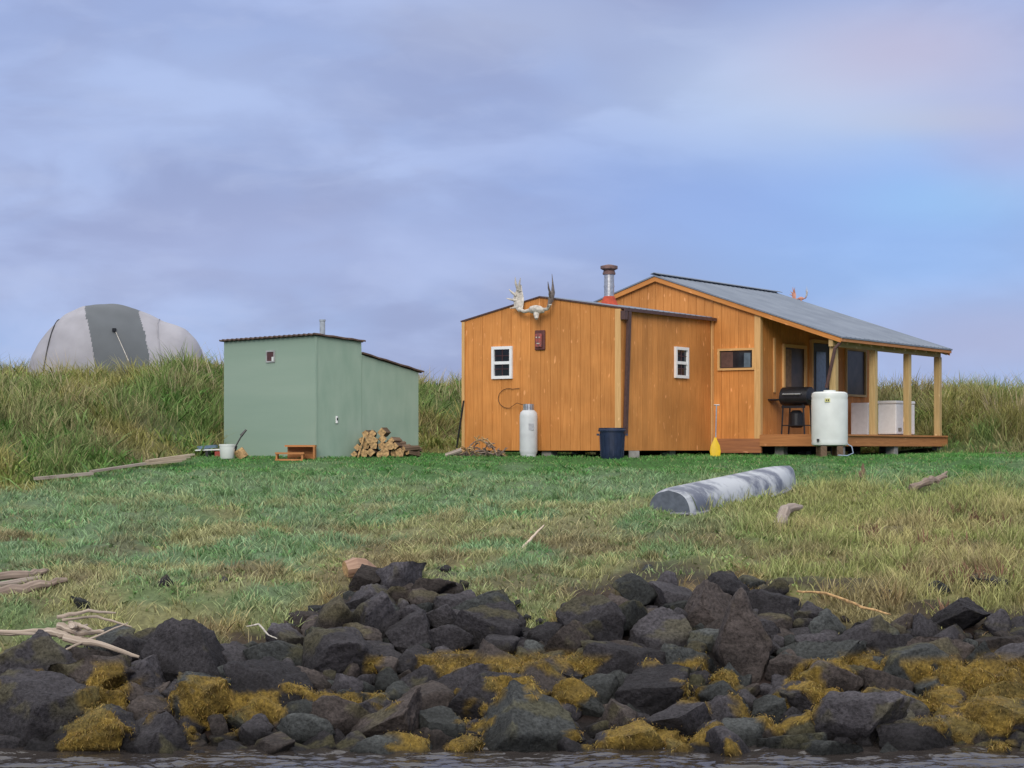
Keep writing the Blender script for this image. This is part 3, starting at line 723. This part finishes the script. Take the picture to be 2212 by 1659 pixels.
# ------------------------------------------------------------------ tent
def tent():
    px=[60,63,72,88,110,140,180,240,290,330,350,400,425,440,446]
    hh=[.05,.38,.70,1.05,1.38,1.70,1.94,2.0,1.90,1.68,1.58,1.38,1.10,.75,.05]
    Yc=49; k=Yc/4300
    X0=[(p-1106)*k for p in px]
    xs=np.linspace(X0[0],X0[-1],160); H=np.interp(xs,X0,hh)
    for _ in range(8): H[1:-1]=(H[:-2]+2*H[1:-1]+H[2:])/4
    z0=1.58; n=49; V=[];F=[];mi=[]
    for x,h in zip(xs,H):
        w=1.3*(h/2.0)**.75
        for j in range(n):
            a=math.pi*j/(n-1); V.append((x,Yc-w*math.cos(a),z0+h*math.sin(a)**.85+.010*math.sin(j*1.1+x*5)+.01*math.sin(x*9)))
    for i in range(len(xs)-1):
        for j in range(n-1):
            F.append((i*n+j,(i+1)*n+j,(i+1)*n+j+1,i*n+j+1))
            x=(xs[i]+xs[i+1])/2; hz=math.sin(math.pi*(j+.5)/(n-1))*H[i]
            pxx=x/k+1106
            left=232-45*(hz/1.95)**1.6; right=342-45*(hz/1.95)**2
            mi.append(1 if left<pxx<right else 0)
    t=empty('dome_tent')
    ml=simple('tent_light',(.34,.34,.38),.7,var=.08,scale=2); md=simple('tent_dark',(.11,.125,.14),.7,var=.06,scale=2)
    o=mesh_obj('canopy',V,F,[ml,md],t,smooth=True,midx=mi)
    mb=MB()
    for pxs in (112,372):
        pts=[]
        for j in range(1,13):
            a=math.pi*j/24; x=(pxs+(18 if pxs<200 else -26)*math.sin(a)-1106)*k
            h=float(np.interp(x,xs,H)); w=1.3*(h/2.0)**.75
            pts.append((x,Yc-w*math.cos(a)-.015,z0+h*math.sin(a)**.85+.015))
        mb.tube(pts,.014 if pxs<200 else .008,6,0 if pxs<200 else 1)
    mb.out('pole_sleeve',[M_black,ml],t)
    mb=MB(); x=(265-1106)*k
    mb.tube([(x,Yc-.98,z0+1.30),((310-1106)*k,Yc-1.9,z0+.5)],.009,5,1)
    mb.lathe((x,Yc-1.05,z0+1.25),[(.05,0),(.05,.08)],8)
    mb.lathe(((250-1106)*k,Yc-.78,z0+1.5),[(.03,0),(.03,.05)],8)
    mb.out('guy_line_and_vent',[M_black,M_bone],t)
tent()

# ------------------------------------------------------------------ yard objects
def gz(x,y): return tz(x,y)
x,y=.33,39.75; z=gz(x,y)-.01; pt=empty('propane_tank'); mb=MB()
mb.lathe((x,y,z),[(.15,0),(.16,.03),(.155,.06),(.17,.09),(.178,.13),(.178,.83),(.165,.90),(.12,.945),(.06,.96)],28); o=mb.out('cylinder',simple('propane_grey',(.60,.63,.65),.45,var=.08,scale=5),pt); autosmooth(o)
mb=MB(); mb.lathe((x,y,z+.95),[(.03,0),(.03,.06),(.05,.07),(.05,.10)],12); 
for k in range(12):
    a=2*math.pi*k/14+1.0; a2=a+.4
    mb.box((x+.1*math.cos(a),y+.1*math.sin(a),z+.94),(.1*math.cos(a2)-.1*math.cos(a),.1*math.sin(a2)-.1*math.sin(a),0),(.012*math.cos(a),.012*math.sin(a),0),(0,0,.13))
mb.out('valve_and_collar',M_steel,pt)
mb=MB(); mb.box((x+.0,y-.181,z+.55),(.10,0,0),(0,.01,0),(0,0,.13)); mb.out('label',simple('label_grey',(.45,.46,.5),.6),pt)
mb=MB()
pts=[D(-2.35,-.05,1.23)]+[D(-2.62+.25*math.cos(1.2+k*.28),-.05,1.03+.2*math.sin(1.2+k*.28)) for k in range(14)]+[D(-2.35,-.15,.93),Vector((x,y,z+1.02))]
mb.tube(pts,.006,6); mb.out('gas_hose',M_black,pt)
mb=MB(); mb.tube([D(-3.9,-.1,-.15),D(-3.72,-.06,1.0)],.018,8); mb.out('leaning_pole',M_black)
x,y=1.93,38.35; z=gz(x,y)-.01; tcn=empty('trash_can'); mb=MB()
mb.lathe((x,y,z),[(.205,0),(.215,.02),(.225,.2),(.235,.4),(.245,.53),(.27,.53),(.272,.56),(.262,.57),(.262,.60),(.24,.60),(.225,.56),(.20,.1)],32)
o=mb.out('bin',M_navy,tcn); autosmooth(o)
mb=MB()
for k in range(16):
    a=2*math.pi*k/16; c_,s_=math.cos(a),math.sin(a)
    mb.box((x+.208*c_,y+.208*s_,z+.05),(-.02*s_,.02*c_,0),(.018*c_,.018*s_,0),(.022*c_,.022*s_,.42))
mb.box((x+.25,y-.05,z+.45),(.05,0,0),(0,.1,0),(0,0,.04)); mb.box((x-.30,y-.05,z+.45),(.05,0,0),(0,.1,0),(0,0,.04))
mb.out('ribs_and_handles',M_navy,tcn)
mb=MB(); mb.box((2.27,38.6,gz(2.3,38.6)),(.2,0,0),(0,.2,0),(0,0,.14)); mb.out('concrete_block',M_conc)
pd=empty('paddle'); x0,y0=4.08,39.95
bz=gz(x0,y0); mb=MB(); mb.tube([(x0,y0,bz+.05),(x0+.03,y0+.06,bz+1.05)],.013,8); mb.tube([(x0-.02,y0+.06,bz+1.05),(x0+.09,y0+.06,bz+1.05)],.013,8); mb.out('shaft',M_steel,pd)
mb=MB(); mb.tube([(x0,y0-.01,bz-.03),(x0,y0-.01,bz+.02),(x0,y0,bz+.12),(x0,y0,bz+.24),(x0,y0,bz+.34),(x0,y0,bz+.40)],[.07,.095,.11,.09,.04,.02],12,flat=.15,flatdir=(0,1,0)); o=mb.out('blade',M_yel,pd); autosmooth(o,60)
x,y=6.27,39.3; wtk=empty('water_tank'); mb=MB(); z=.06
pr=[(.30,0),(.345,.02),(.358,.06),(.35,.10),(.356,.14),(.356,.90),(.35,.94),(.358,.98),(.345,1.04),(.30,1.065),(.12,1.075),(.12,1.10)]
mb.lathe((x,y,z),pr,40); o=mb.out('drum',M_plast,wtk); autosmooth(o)
mb=MB(); mb.box((x-.15,y-.365,z+.86),(.10,0,0),(0,.02,0),(0,0,.07)); mb.out('label',simple('label_yellow',(.72,.70,.30),.5),wtk)
mb=MB(); mb.box((x-.13,y-.369,z+.88),(.02,0,0),(0,.005,0),(0,0,.03));mb.box((x-.09,y-.369,z+.88),(.02,0,0),(0,.005,0),(0,0,.03)); mb.box((x-.29,y-.22,z+.09),(.04,0,0),(0,-.08,0),(0,0,.05)); mb.out('label_mark_and_tap',M_black,wtk)
mb=MB(); g=gz(x,y)-.05
for dx in (-.22,.1):
    mb.box((x+dx,y-.3,g),(.12,0,0),(0,.6,0),(0,0,z-g))
mb.out('stand',M_bark,wtk)
mb=MB(); mb.tube([(x+.3,y-.1,.12),(x+.42,y-.1,.05),(x+.44,y-.15,-.08),(x+.3,y-.3,-.13),(x+.1,y-.4,-.12)],.010,6); mb.out('hose',simple('hose_blue',(.35,.45,.6),.4),wtk)
bq=empty('barbecue_grill'); ct=C(3.05,.55,.305); mb=MB()
def Q(a,b,z): return ct+V_*a+U*b+ZZ*z
for a in (-.24,.22):
    for b_ in (-.18,.16): mb.tube([Q(a*1.15,b_,0),Q(a,b_,.62)],.017,8)
mb.box(Q(-.27,-.2,.18),V_*.54,U*.4,ZZ*.02); mb.box(Q(-.27,-.2,.55),V_*.54,U*.02,ZZ*.05)
mb.box(Q(-.62,-.18,.72),V_*.3,U*.36,ZZ*.03); mb.box(Q(.32,-.18,.72),V_*.25,U*.36,ZZ*.03)
mb.lathe(tuple(Q(-.02,0,.14)),[(.10,0),(.15,.03),(.15,.3),(.08,.37)],16)
mb.out('frame_and_shelves',M_black,bq)
mb=MB(); V=[];F=[];n=14
for i,a in enumerate((-.33,-.31,.31,.33)):
    k=.85 if i in (0,3) else 1
    for j in range(n):
        th=2*math.pi*j/n; V.append(Q(a,.24*k*math.cos(th),.76+(.24 if math.sin(th)>0 else .16)*k*math.sin(th)))
for i in range(3):
    for j in range(n): F.append((i*n+j,i*n+(j+1)%n,(i+1)*n+(j+1)%n,(i+1)*n+j))
F+= [tuple(range(n))[::-1],tuple(3*n+j for j in range(n))]
mb.add(V,F); o=mb.out('firebox_and_lid',M_black,bq); autosmooth(o)
mb=MB(); mb.tube([Q(-.2,-.29,.84),Q(.2,-.29,.84)],.014,8); mb.tube([Q(-.2,-.29,.84),Q(-.2,-.2,.86)],.01,6); mb.tube([Q(.2,-.29,.84),Q(.2,-.2,.86)],.01,6); mb.out('lid_handle',M_steel,bq)
fz=empty('chest_freezer')
mb=MB(); mb.box(C(3.22,4.4,.33),V_*.44,U*1.1,ZZ*.68); mb.out('body',M_white,fz,bevel=.02)
mb=MB(); mb.box(C(3.21,4.39,1.018),V_*.46,U*1.12,ZZ*.07); mb.out('lid',M_white,fz,bevel=.02)
mb=MB(); mb.box(C(3.672,4.85,.98),V_*.02,U*.16,ZZ*.03); mb.box(C(3.662,4.5,.40),V_*.008,U*.2,ZZ*.08); mb.out('handle_and_vent',M_steel,fz)
mb=MB(); mb.box(C(3.25,4.43,.305),V_*.38,U*1.04,ZZ*.03); mb.out('feet',M_black,fz)
cb=empty('white_cabinet')
mb=MB(); mb.box(C(2.72,4.05,.32),V_*.42,U*.5,ZZ*.72); mb.out('body',M_white,cb,bevel=.015)
mb=MB(); mb.box(C(3.145,4.07,.36),V_*.012,U*.46,ZZ*.64); mb.box(C(3.16,4.10,.7),V_*.02,U*.02,ZZ*.15); mb.out('door',M_plast,cb)

# firewood pile
fw=MB(); base=(-2.62,39.0)
rows=[(7,0),(6,.14),(5,.27),(3,.39)]
for cnt,h in rows:
    for i in range(cnt):
        r=random.uniform(.055,.1); xx=base[0]-.42+ (7-cnt)*.05+i*.145+random.uniform(-.03,.03); yy=base[1]+random.uniform(-.07,.07)
        zz=gz(xx,yy)+r+h+random.uniform(-.02,.02)
        dx=random.uniform(-.1,.1)
        fw.tube([(xx,yy-.2,zz),(xx+dx+.05,yy+.22,zz)],[r,r*.95],random.choice((4,5,9)),0,True,1,jit=.3)
for i in range(14):
    xx=base[0]+random.uniform(.3,.68); yy=base[1]+random.uniform(-.15,.2); zz=gz(xx,yy)+random.uniform(.04,.32)*(1-(xx-base[0]-.3)*1.2)
    a=random.uniform(-.6,1.2); fw.tube([(xx-.17*math.cos(a),yy-.16*abs(math.sin(a)),zz),(xx+.17*math.cos(a),yy+.16,zz+random.uniform(-.07,.05))],[.055,.05],6,0,True,1,jit=.3)
fw.tube([(-3.0,38.72,gz(-3,38.7)+.0),(-2.86,38.8,gz(-3,38.7)+.5)],.018,7,1)
fw.out('firewood_pile',[M_bark,M_end])
bp_=MB()
for i in range(90):
    xx=random.uniform(-1.2,-.15); yy=39.9+random.uniform(-.3,.3); h=.36*math.exp(-((xx+.62)/.3)**2)+.03
    zz=gz(xx,yy)+random.uniform(0,h); a=random.uniform(-1.3,1.3); L=random.uniform(.05,.18)
    p=Vector((xx,yy,zz)); d=Vector((math.cos(a)*L,random.uniform(-.1,.1),math.sin(a)*L*.8))
    bp_.tube([p-d,p+Vector((0,0,.03)),p+d],[.012,.016,.007],6,random.choice((0,0,1)),jit=.2)
bp_.tube([(-1.32,39.5,gz(-1.3,39.5)+.03),(-1.0,39.5,gz(-1,39.5)+.14)],[.04,.05],8,2)
bp_.out('brush_pile',[M_drift,M_end,M_grey])
ws=empty('wooden_step'); x,y=-4.5,37.8; z=gz(x,y)-.02
mb=MB(); mb.box((x,y,z),(.5,0,0),(0,.32,0),(0,0,.05)); mb.box((x,y,z+.14),(.55,-.02,0),(0,.32,0),(0,0,.035)); mb.box((x+.01,y+.02,z+.05),(.03,0,0),(0,.28,0),(0,0,.09))
mb.box((x+.16,y+.2,z+.28),(.58,0,0),(0,.34,0),(0,0,.035)); mb.box((x+.70,y+.2,z),(.035,0,0),(0,.32,0),(0,0,.28)); mb.box((x+.18,y+.5,z),(.52,0,0),(0,.03,0),(0,0,.28)); mb.box((x+.50,y-.0,z+.0),(.03,0,0),(0,.3,0),(0,0,.15))
mb.out('boards',M_deck,ws)
bk=empty('bucket'); x,y=-5.45,38.1; z=gz(x,y)
mb=MB(); mb.lathe((x,y,z),[(.12,0),(.135,.02),(.15,.25),(.16,.25),(.16,.28),(.145,.28),(.12,.05)],24); o=mb.out('pail',M_plast,bk); autosmooth(o)
mb=MB(); mb.tube([(x-.155+.0,y,z+.24)]+[(x-.155*math.cos(a),y-.1*math.sin(a),z+.24-.1*math.sin(a)) for a in np.linspace(.2,2.9,8)]+[(x+.155,y,z+.24)],.006,5); mb.out('handle',M_black,bk)
mb=MB(); mb.tube([(x+.32,y,z+.02),(x+.22,y,z+.18)],[.12,.1],8,jit=.4); mb.out('stump',M_end)
mb=MB(); mb.tube([(-5.35,38.3,z+.18),(-5.2,38.35,z+.46)],.014,7); mb.tube([(-5.22,38.34,z+.44),(-5.12,38.36,z+.56)],[.03,.02],7); mb.tube([(-5.38,38.3,z+.1),(-5.3,38.3,z+.25)],[.06,.02],8); mb.out('garden_shovel',M_black)
mb=MB(); mb.box((-6.15,38.6,gz(-6.1,38.6)+.12),(.6,.05,.02),(0,.5,0),(0,0,.025),0); mb.box((-6.12,38.7,gz(-6.1,38.6)+.15),(.35,.03,.03),(0,.3,0),(0,0,.06),1)
mb.box((-5.75,38.5,gz(-6.1,38.6)-.02),(.16,0,0),(0,.3,0),(0,0,.13),2)
mb.box((-5.95,38.62,gz(-6.1,38.6)-.05),(.05,0,0),(0,.4,0),(0,0,.17),3)
mb.out('folded_tarp',[M_plast,simple('tarp_blue',(.10,.16,.24),.6),simple('box_red',(.35,.05,.04),.6),M_black])
def plank(name,a,b,w,th,mat=M_grey,lift=.05):
    a=Vector((a[0],a[1],gz(*a)+lift)); b=Vector((b[0],b[1],gz(*b)+lift))
    d=b-a; s=d.cross(ZZ).normalized()*w; mb=MB(); mb.box(a-s/2,d,s,ZZ*th); return mb.out(name,mat)
plank('weathered_plank',(-8.0,33.4),(-7.2,34.1),.13,.05,lift=.08)
plank('weathered_plank',(-7.25,34.3),(-6.5,35.2),.10,.04,lift=.08)
mw=wood('pale_plank',(.50,.42,.32),(.30,.24,.18),isl=.2,knots=False)
for i in range(4): 
    plank('weathered_plank',(-6.75+.05*i,36.0+i*.12),(-6.15+.06*i,36.9+i*.12),.09,.03,mw,lift=.08+.03*i)
def dlog(name,pts,rad,mat=M_drift,n=9,lift=.0):
    P=[]
    for i,p in enumerate(pts):
        P.append((p[0],p[1],gz(p[0],p[1])+(p[2] if len(p)>2 else 0)+rad[i]*.7+lift))
    Q_=[];R_=[]
    for i in range(len(P)-1):
        for k in range(5):
            t=k/5; Q_.append(Vector(P[i]).lerp(Vector(P[i+1]),t)+Vector((random.uniform(-1,1),random.uniform(-1,1),random.uniform(-1,1)))*rad[i]*.3); R_.append((rad[i]*(1-t)+rad[i+1]*t)*random.uniform(.85,1.15))
    Q_.append(Vector(P[-1]));R_.append(rad[-1]*.7)
    mb=MB(); mb.tube(Q_,R_,n,0,True,jit=.2); return mb.out(name,mat)
dlog('driftwood_log',[(-6.9,24.6),(-6.1,25.0),(-5.9,25.3)],[.05,.06,.03],lift=.05)
dlog('driftwood_log',[(-6.7,24.0),(-6.0,24.4),(-5.5,24.6)],[.06,.065,.04],lift=.05)
dlog('driftwood_log',[(-6.9,24.2),(-5.9,24.9)],[.04,.03],M_grey,lift=.05)
mbl=wood('bleached',(.50,.43,.36),(.28,.22,.17),isl=.3,knots=False)
for a,b,r in [((-5.1,22.4,.22),(-4.55,22.2,.22),.045),((-5.0,22.5,.25),(-4.65,22.0,.40),.032),((-5.1,22.3,.38),(-4.5,22.6,.32),.022),((-4.95,22.0,.28),(-4.1,21.9,.13),.04),((-6.3,22.3,.2),(-5.0,22.4,.22),.035),((-5.1,22.6,.26),(-4.3,22.5,.24),.018),((-4.9,22.1,.36),(-4.8,22.5,.2),.032),((-5.7,22.1,.3),(-4.7,22.3,.16),.018),((-4.9,21.8,.25),(-4.3,22.3,.32),.015),((-5.2,22.2,.25),(-4.75,22.1,.2),.05)]:
    dlog('driftwood_log',[a,((a[0]+b[0])/2+random.uniform(-.04,.04),(a[1]+b[1])/2,(a[2]+b[2])/2+random.uniform(-.03,.05)),b],[r,r*.85,r*.5],mbl,lift=.10)
dlog('driftwood_branch',[(-3.0,22.5,.40),(-2.85,22.4,.46),(-2.72,22.25,.42),(-2.62,22.2,.33)],[.006,.011,.008,.006],M_bone)
dlog('driftwood_log',[(.1,27.0,.0),(.28,27.5,.13),(.45,28.0,.24)],[.020,.017,.010],wood('bleached_pale',(.70,.58,.46),(.5,.4,.3),isl=.1,knots=False))
dlog('driftwood_log',[(3.35,23.4,.38),(3.7,23.45,.36),(4.1,23.3,.30),(4.4,23.1,.27)],[.014,.017,.015,.009],M_end)
mb=MB(); z=gz(-2.05,25.3); mb.tube([(-2.12,25.3,z+.16),(-2.0,25.35,z+.18),(-1.9,25.4,z+.16),(-1.75,25.55,z+.10)],[.11,.13,.12,.07],12,0,True,1,jit=.25); mb.out('driftwood_log',[wood('pinkish',(.42,.28,.20),(.22,.13,.09),isl=.1,knots=False),M_end])
dlog('driftwood_log',[(3.88,29.0,.0),(4.05,29.5,.12),(4.35,29.9,.2)],[.08,.09,.04],M_grey)
dlog('driftwood_log',[(6.55,32.6,.05),(6.9,32.9,.12),(7.25,33.2,.22)],[.06,.07,.03],M_drift)
dlog('driftwood_log',[(7.05,33.0,.1),(7.3,33.4,.3)],[.04,.02],M_drift)
dlog('driftwood_log',[(6.0,34.2,.0),(6.05,34.3,.25)],[.06,.02],M_bark)

def canoe():
    a=Vector((2.42,30.55,gz(2.42,30.55)-.03)); b=Vector((4.72,33.7,gz(4.72,33.7)-.08)); d=b-a; L=d.length; d.normalize()
    s=d.cross(ZZ).normalized(); up=s.cross(d)
    V=[];F=[];n=21;m=40
    for i in range(m+1):
        q=i/m
        w=.41*(1-.75*max(0,(q-.62)/.38)**2)*(1-.10*(1-min(1,q/.06))**2)
        h=.43*(1-.22*max(0,(q-.7)/.3)**2)*(1-.10*(1-min(1,q/.05))**2)
        sh=.10*max(0,(q-.6)/.4)**2
        for j in range(n):
            th=math.pi*j/(n-1); c=math.cos(th);si=math.sin(th)
            V.append(a+d*(L*q)+s*(w*math.copysign(abs(c)**.75,c))+up*(h*si**.75+.02*math.exp(-((th-math.pi/2)/.12)**2)+sh*.4))
    for i in range(m):
        for j in range(n-1): F.append((i*n+j,i*n+j+1,(i+1)*n+j+1,(i+1)*n+j))
    mi=[0]*len(F)
    F.append(tuple(range(n))[::-1]); F.append(tuple(m*n+j for j in range(n))); mi+=[1,1]
    mt,nt,bs=newmat('hull_worn')
    tc=N(nt,'ShaderNodeTexCoord'); mp=N(nt,'ShaderNodeMapping'); mp.inputs['Rotation'].default_value=(0,0,math.radians(36)); mp.inputs['Scale'].default_value=(1.2,1.9,1.2)
    no=N(nt,'ShaderNodeTexNoise'); no.inputs['Scale'].default_value=1.15; no.inputs['Detail'].default_value=9; no.inputs['Roughness'].default_value=.68; nt.links.new(tc.outputs['Object'],mp.inputs[0]); nt.links.new(mp.outputs[0],no.inputs['Vector'])
    cr=N(nt,'ShaderNodeValToRGB'); e=cr.color_ramp.elements; e[0].position=.44; e[0].color=(.10,.115,.16,1); e[1].position=.57; e[1].color=(.40,.43,.47,1)
    nt.links.new(no.outputs['Fac'],cr.inputs[0]); nt.links.new(cr.outputs[0],bs.inputs['Base Color']); bs.inputs['Roughness'].default_value=.5
    cn=empty('overturned_skiff')
    o=mesh_obj('hull',V,F,[mt,simple('transom',(.13,.15,.19),.5)],cn,midx=mi); autosmooth(o,50)
    mb=MB()
    for sd in (-1,1):
        pts=[];
        for i in range(0,m+1,4):
            q=i/m; w=.41*(1-.75*max(0,(q-.62)/.38)**2); pts.append(a+d*(L*q)+s*sd*(w+.012)+up*(.04+.04*max(0,(q-.6)/.4)**2))
        mb.tube(pts,.022,8)
    mb.tube([a+s*-.36+up*.05-d*.02,a+s*.36+up*.05-d*.02],.02,8)
    mb.out('gunwales',simple('gunwale',(.25,.26,.3),.5),cn)
canoe()
# ------------------------------------------------------------------ camera, sun, sky
cam=bpy.data.cameras.new('camera'); co_=bpy.data.objects.new('camera',cam); link(co_)
co_.location=(0,0,0); co_.rotation_euler=(math.radians(90),0,0)
cam.sensor_width=36; cam.lens=36*4300/2212; cam.shift_y=.0635; cam.clip_end=3000; cam.clip_start=.1
scene.camera=co_
el=math.radians(25); az=math.radians(8)
dv=Vector((math.sin(az)*math.cos(el),math.cos(az)*math.cos(el),-math.sin(el)))
sun=bpy.data.lights.new('sun','SUN'); sun.energy=1.9; sun.angle=math.radians(25); sun.color=(1,.92,.80)
so=bpy.data.objects.new('sun',sun); link(so); so.rotation_euler=dv.to_track_quat('-Z','Y').to_euler(); so.location=(-5,-10,20)

w=bpy.data.worlds.new('World'); scene.world=w; w.use_nodes=True; nt=w.node_tree; nt.nodes.clear()
out=N(nt,'ShaderNodeOutputWorld'); sky=N(nt,'ShaderNodeTexSky'); sky.sky_type='NISHITA'; sky.sun_disc=False; sky.sun_elevation=el; sky.sun_rotation=math.radians(188)
b1=N(nt,'ShaderNodeBackground'); b1.inputs[1].default_value=.1; nt.links.new(sky.outputs[0],b1.inputs[0])
tc=N(nt,'ShaderNodeTexCoord'); D0=tc.outputs['Generated']
def noise(scale,sx,sy,sz,det=4,dist=.3,rough=.5):
    mp=N(nt,'ShaderNodeMapping'); mp.inputs['Scale'].default_value=(sx,sy,sz); nt.links.new(D0,mp.inputs[0])
    n=N(nt,'ShaderNodeTexNoise'); n.inputs['Scale'].default_value=scale; n.inputs['Detail'].default_value=det; n.inputs['Distortion'].default_value=dist; n.inputs['Roughness'].default_value=rough
    nt.links.new(mp.outputs[0],n.inputs['Vector']); return n.outputs['Fac']
def mrange(src,a,b_,c=0,d=1,sm_=True):
    m=N(nt,'ShaderNodeMapRange'); 
    if sm_: m.interpolation_type='SMOOTHSTEP'
    m.inputs[1].default_value=a;m.inputs[2].default_value=b_;m.inputs[3].default_value=c;m.inputs[4].default_value=d
    nt.links.new(src,m.inputs[0]); return m.outputs[0]
def mix(f,a,b_):
    m=N(nt,'ShaderNodeMix',data_type='RGBA'); nt.links.new(f,m.inputs[0])
    for s_,i in ((a,6),(b_,7)):
        if isinstance(s_,tuple): m.inputs[i].default_value=(*s_,1)
        else: nt.links.new(s_,m.inputs[i])
    return m.outputs[2]
def mul(a,b_):
    m=N(nt,'ShaderNodeMath',operation='MULTIPLY'); nt.links.new(a,m.inputs[0])
    if isinstance(b_,float): m.inputs[1].default_value=b_
    else: nt.links.new(b_,m.inputs[1])
    return m.outputs[0]
sep=N(nt,'ShaderNodeSeparateXYZ'); nt.links.new(D0,sep.inputs[0])
def blob(x,z,r,wx=1,wz=1):
    v=Vector((x,1,z)).normalized()
    s_=N(nt,'ShaderNodeVectorMath',operation='SUBTRACT'); nt.links.new(D0,s_.inputs[0]); s_.inputs[1].default_value=v
    q=N(nt,'ShaderNodeVectorMath',operation='MULTIPLY'); nt.links.new(s_.outputs[0],q.inputs[0]); q.inputs[1].default_value=(1/wx,1,1/wz)
    l=N(nt,'ShaderNodeVectorMath',operation='LENGTH'); nt.links.new(q.outputs[0],l.inputs[0])
    return mrange(l.outputs['Value'],r,0,0,1)
base=mix(mrange(sep.outputs[2],.0,.11),(.38,.53,.88),(.35,.44,.74))
c=mix(mul(mrange(noise(5,1,1,2.4,3,.2),.42,.62),.8),base,(.30,.35,.60))
c=mix(mul(mrange(noise(8,.9,1,2.4,6,.35),.46,.64),.7),c,(.46,.56,.88))
c=mix(mul(mrange(noise(13,.8,1,2.2,6,.4),.47,.68),.6),c,(.31,.36,.60))
c=mix(mul(mrange(noise(26,.7,1,2.0,6,.4,.55),.48,.75),.35),c,(.47,.54,.80))
c=mix(mul(blob(.19,.120,.16,1.3,.8),.75),c,(.28,.51,.96))
c=mix(mul(blob(.10,.125,.14,1.4,.35),.55),c,(.28,.40,.80))
c=mix(mul(blob(.155,.182,.12,1.3,.45),.85),c,(.56,.65,.87))
c=mix(mul(blob(.20,.200,.10,1.2,.4),.7),c,(.55,.50,.68))
c=mix(mul(blob(.25,.16,.06,1.0,.8),.5),c,(.50,.47,.68))
c=mix(mul(blob(.215,.165,.05,1.6,.25),.25),c,(.66,.60,.60))
c=mix(mul(blob(.22,.125,.06,1.5,.35),.35),c,(.32,.60,.92))
c=mix(mul(blob(-.16,.18,.09,1.4,.45),.55),c,(.46,.57,.88))
c=mix(mul(blob(.0,.215,.08,1.6,.4),.5),c,(.46,.50,.68))
c=mix(mul(blob(.24,.055,.09,1.4,.4),.7),c,(.42,.44,.68))
c=mix(mul(blob(-.12,.10,.14,1.6,.3),.4),c,(.42,.47,.76))
c=mix(mrange(sep.outputs[2],.27,.75),c,(1.6,1.57,1.55))  # unseen upper sky brightened to near-white, added to light ground and walls
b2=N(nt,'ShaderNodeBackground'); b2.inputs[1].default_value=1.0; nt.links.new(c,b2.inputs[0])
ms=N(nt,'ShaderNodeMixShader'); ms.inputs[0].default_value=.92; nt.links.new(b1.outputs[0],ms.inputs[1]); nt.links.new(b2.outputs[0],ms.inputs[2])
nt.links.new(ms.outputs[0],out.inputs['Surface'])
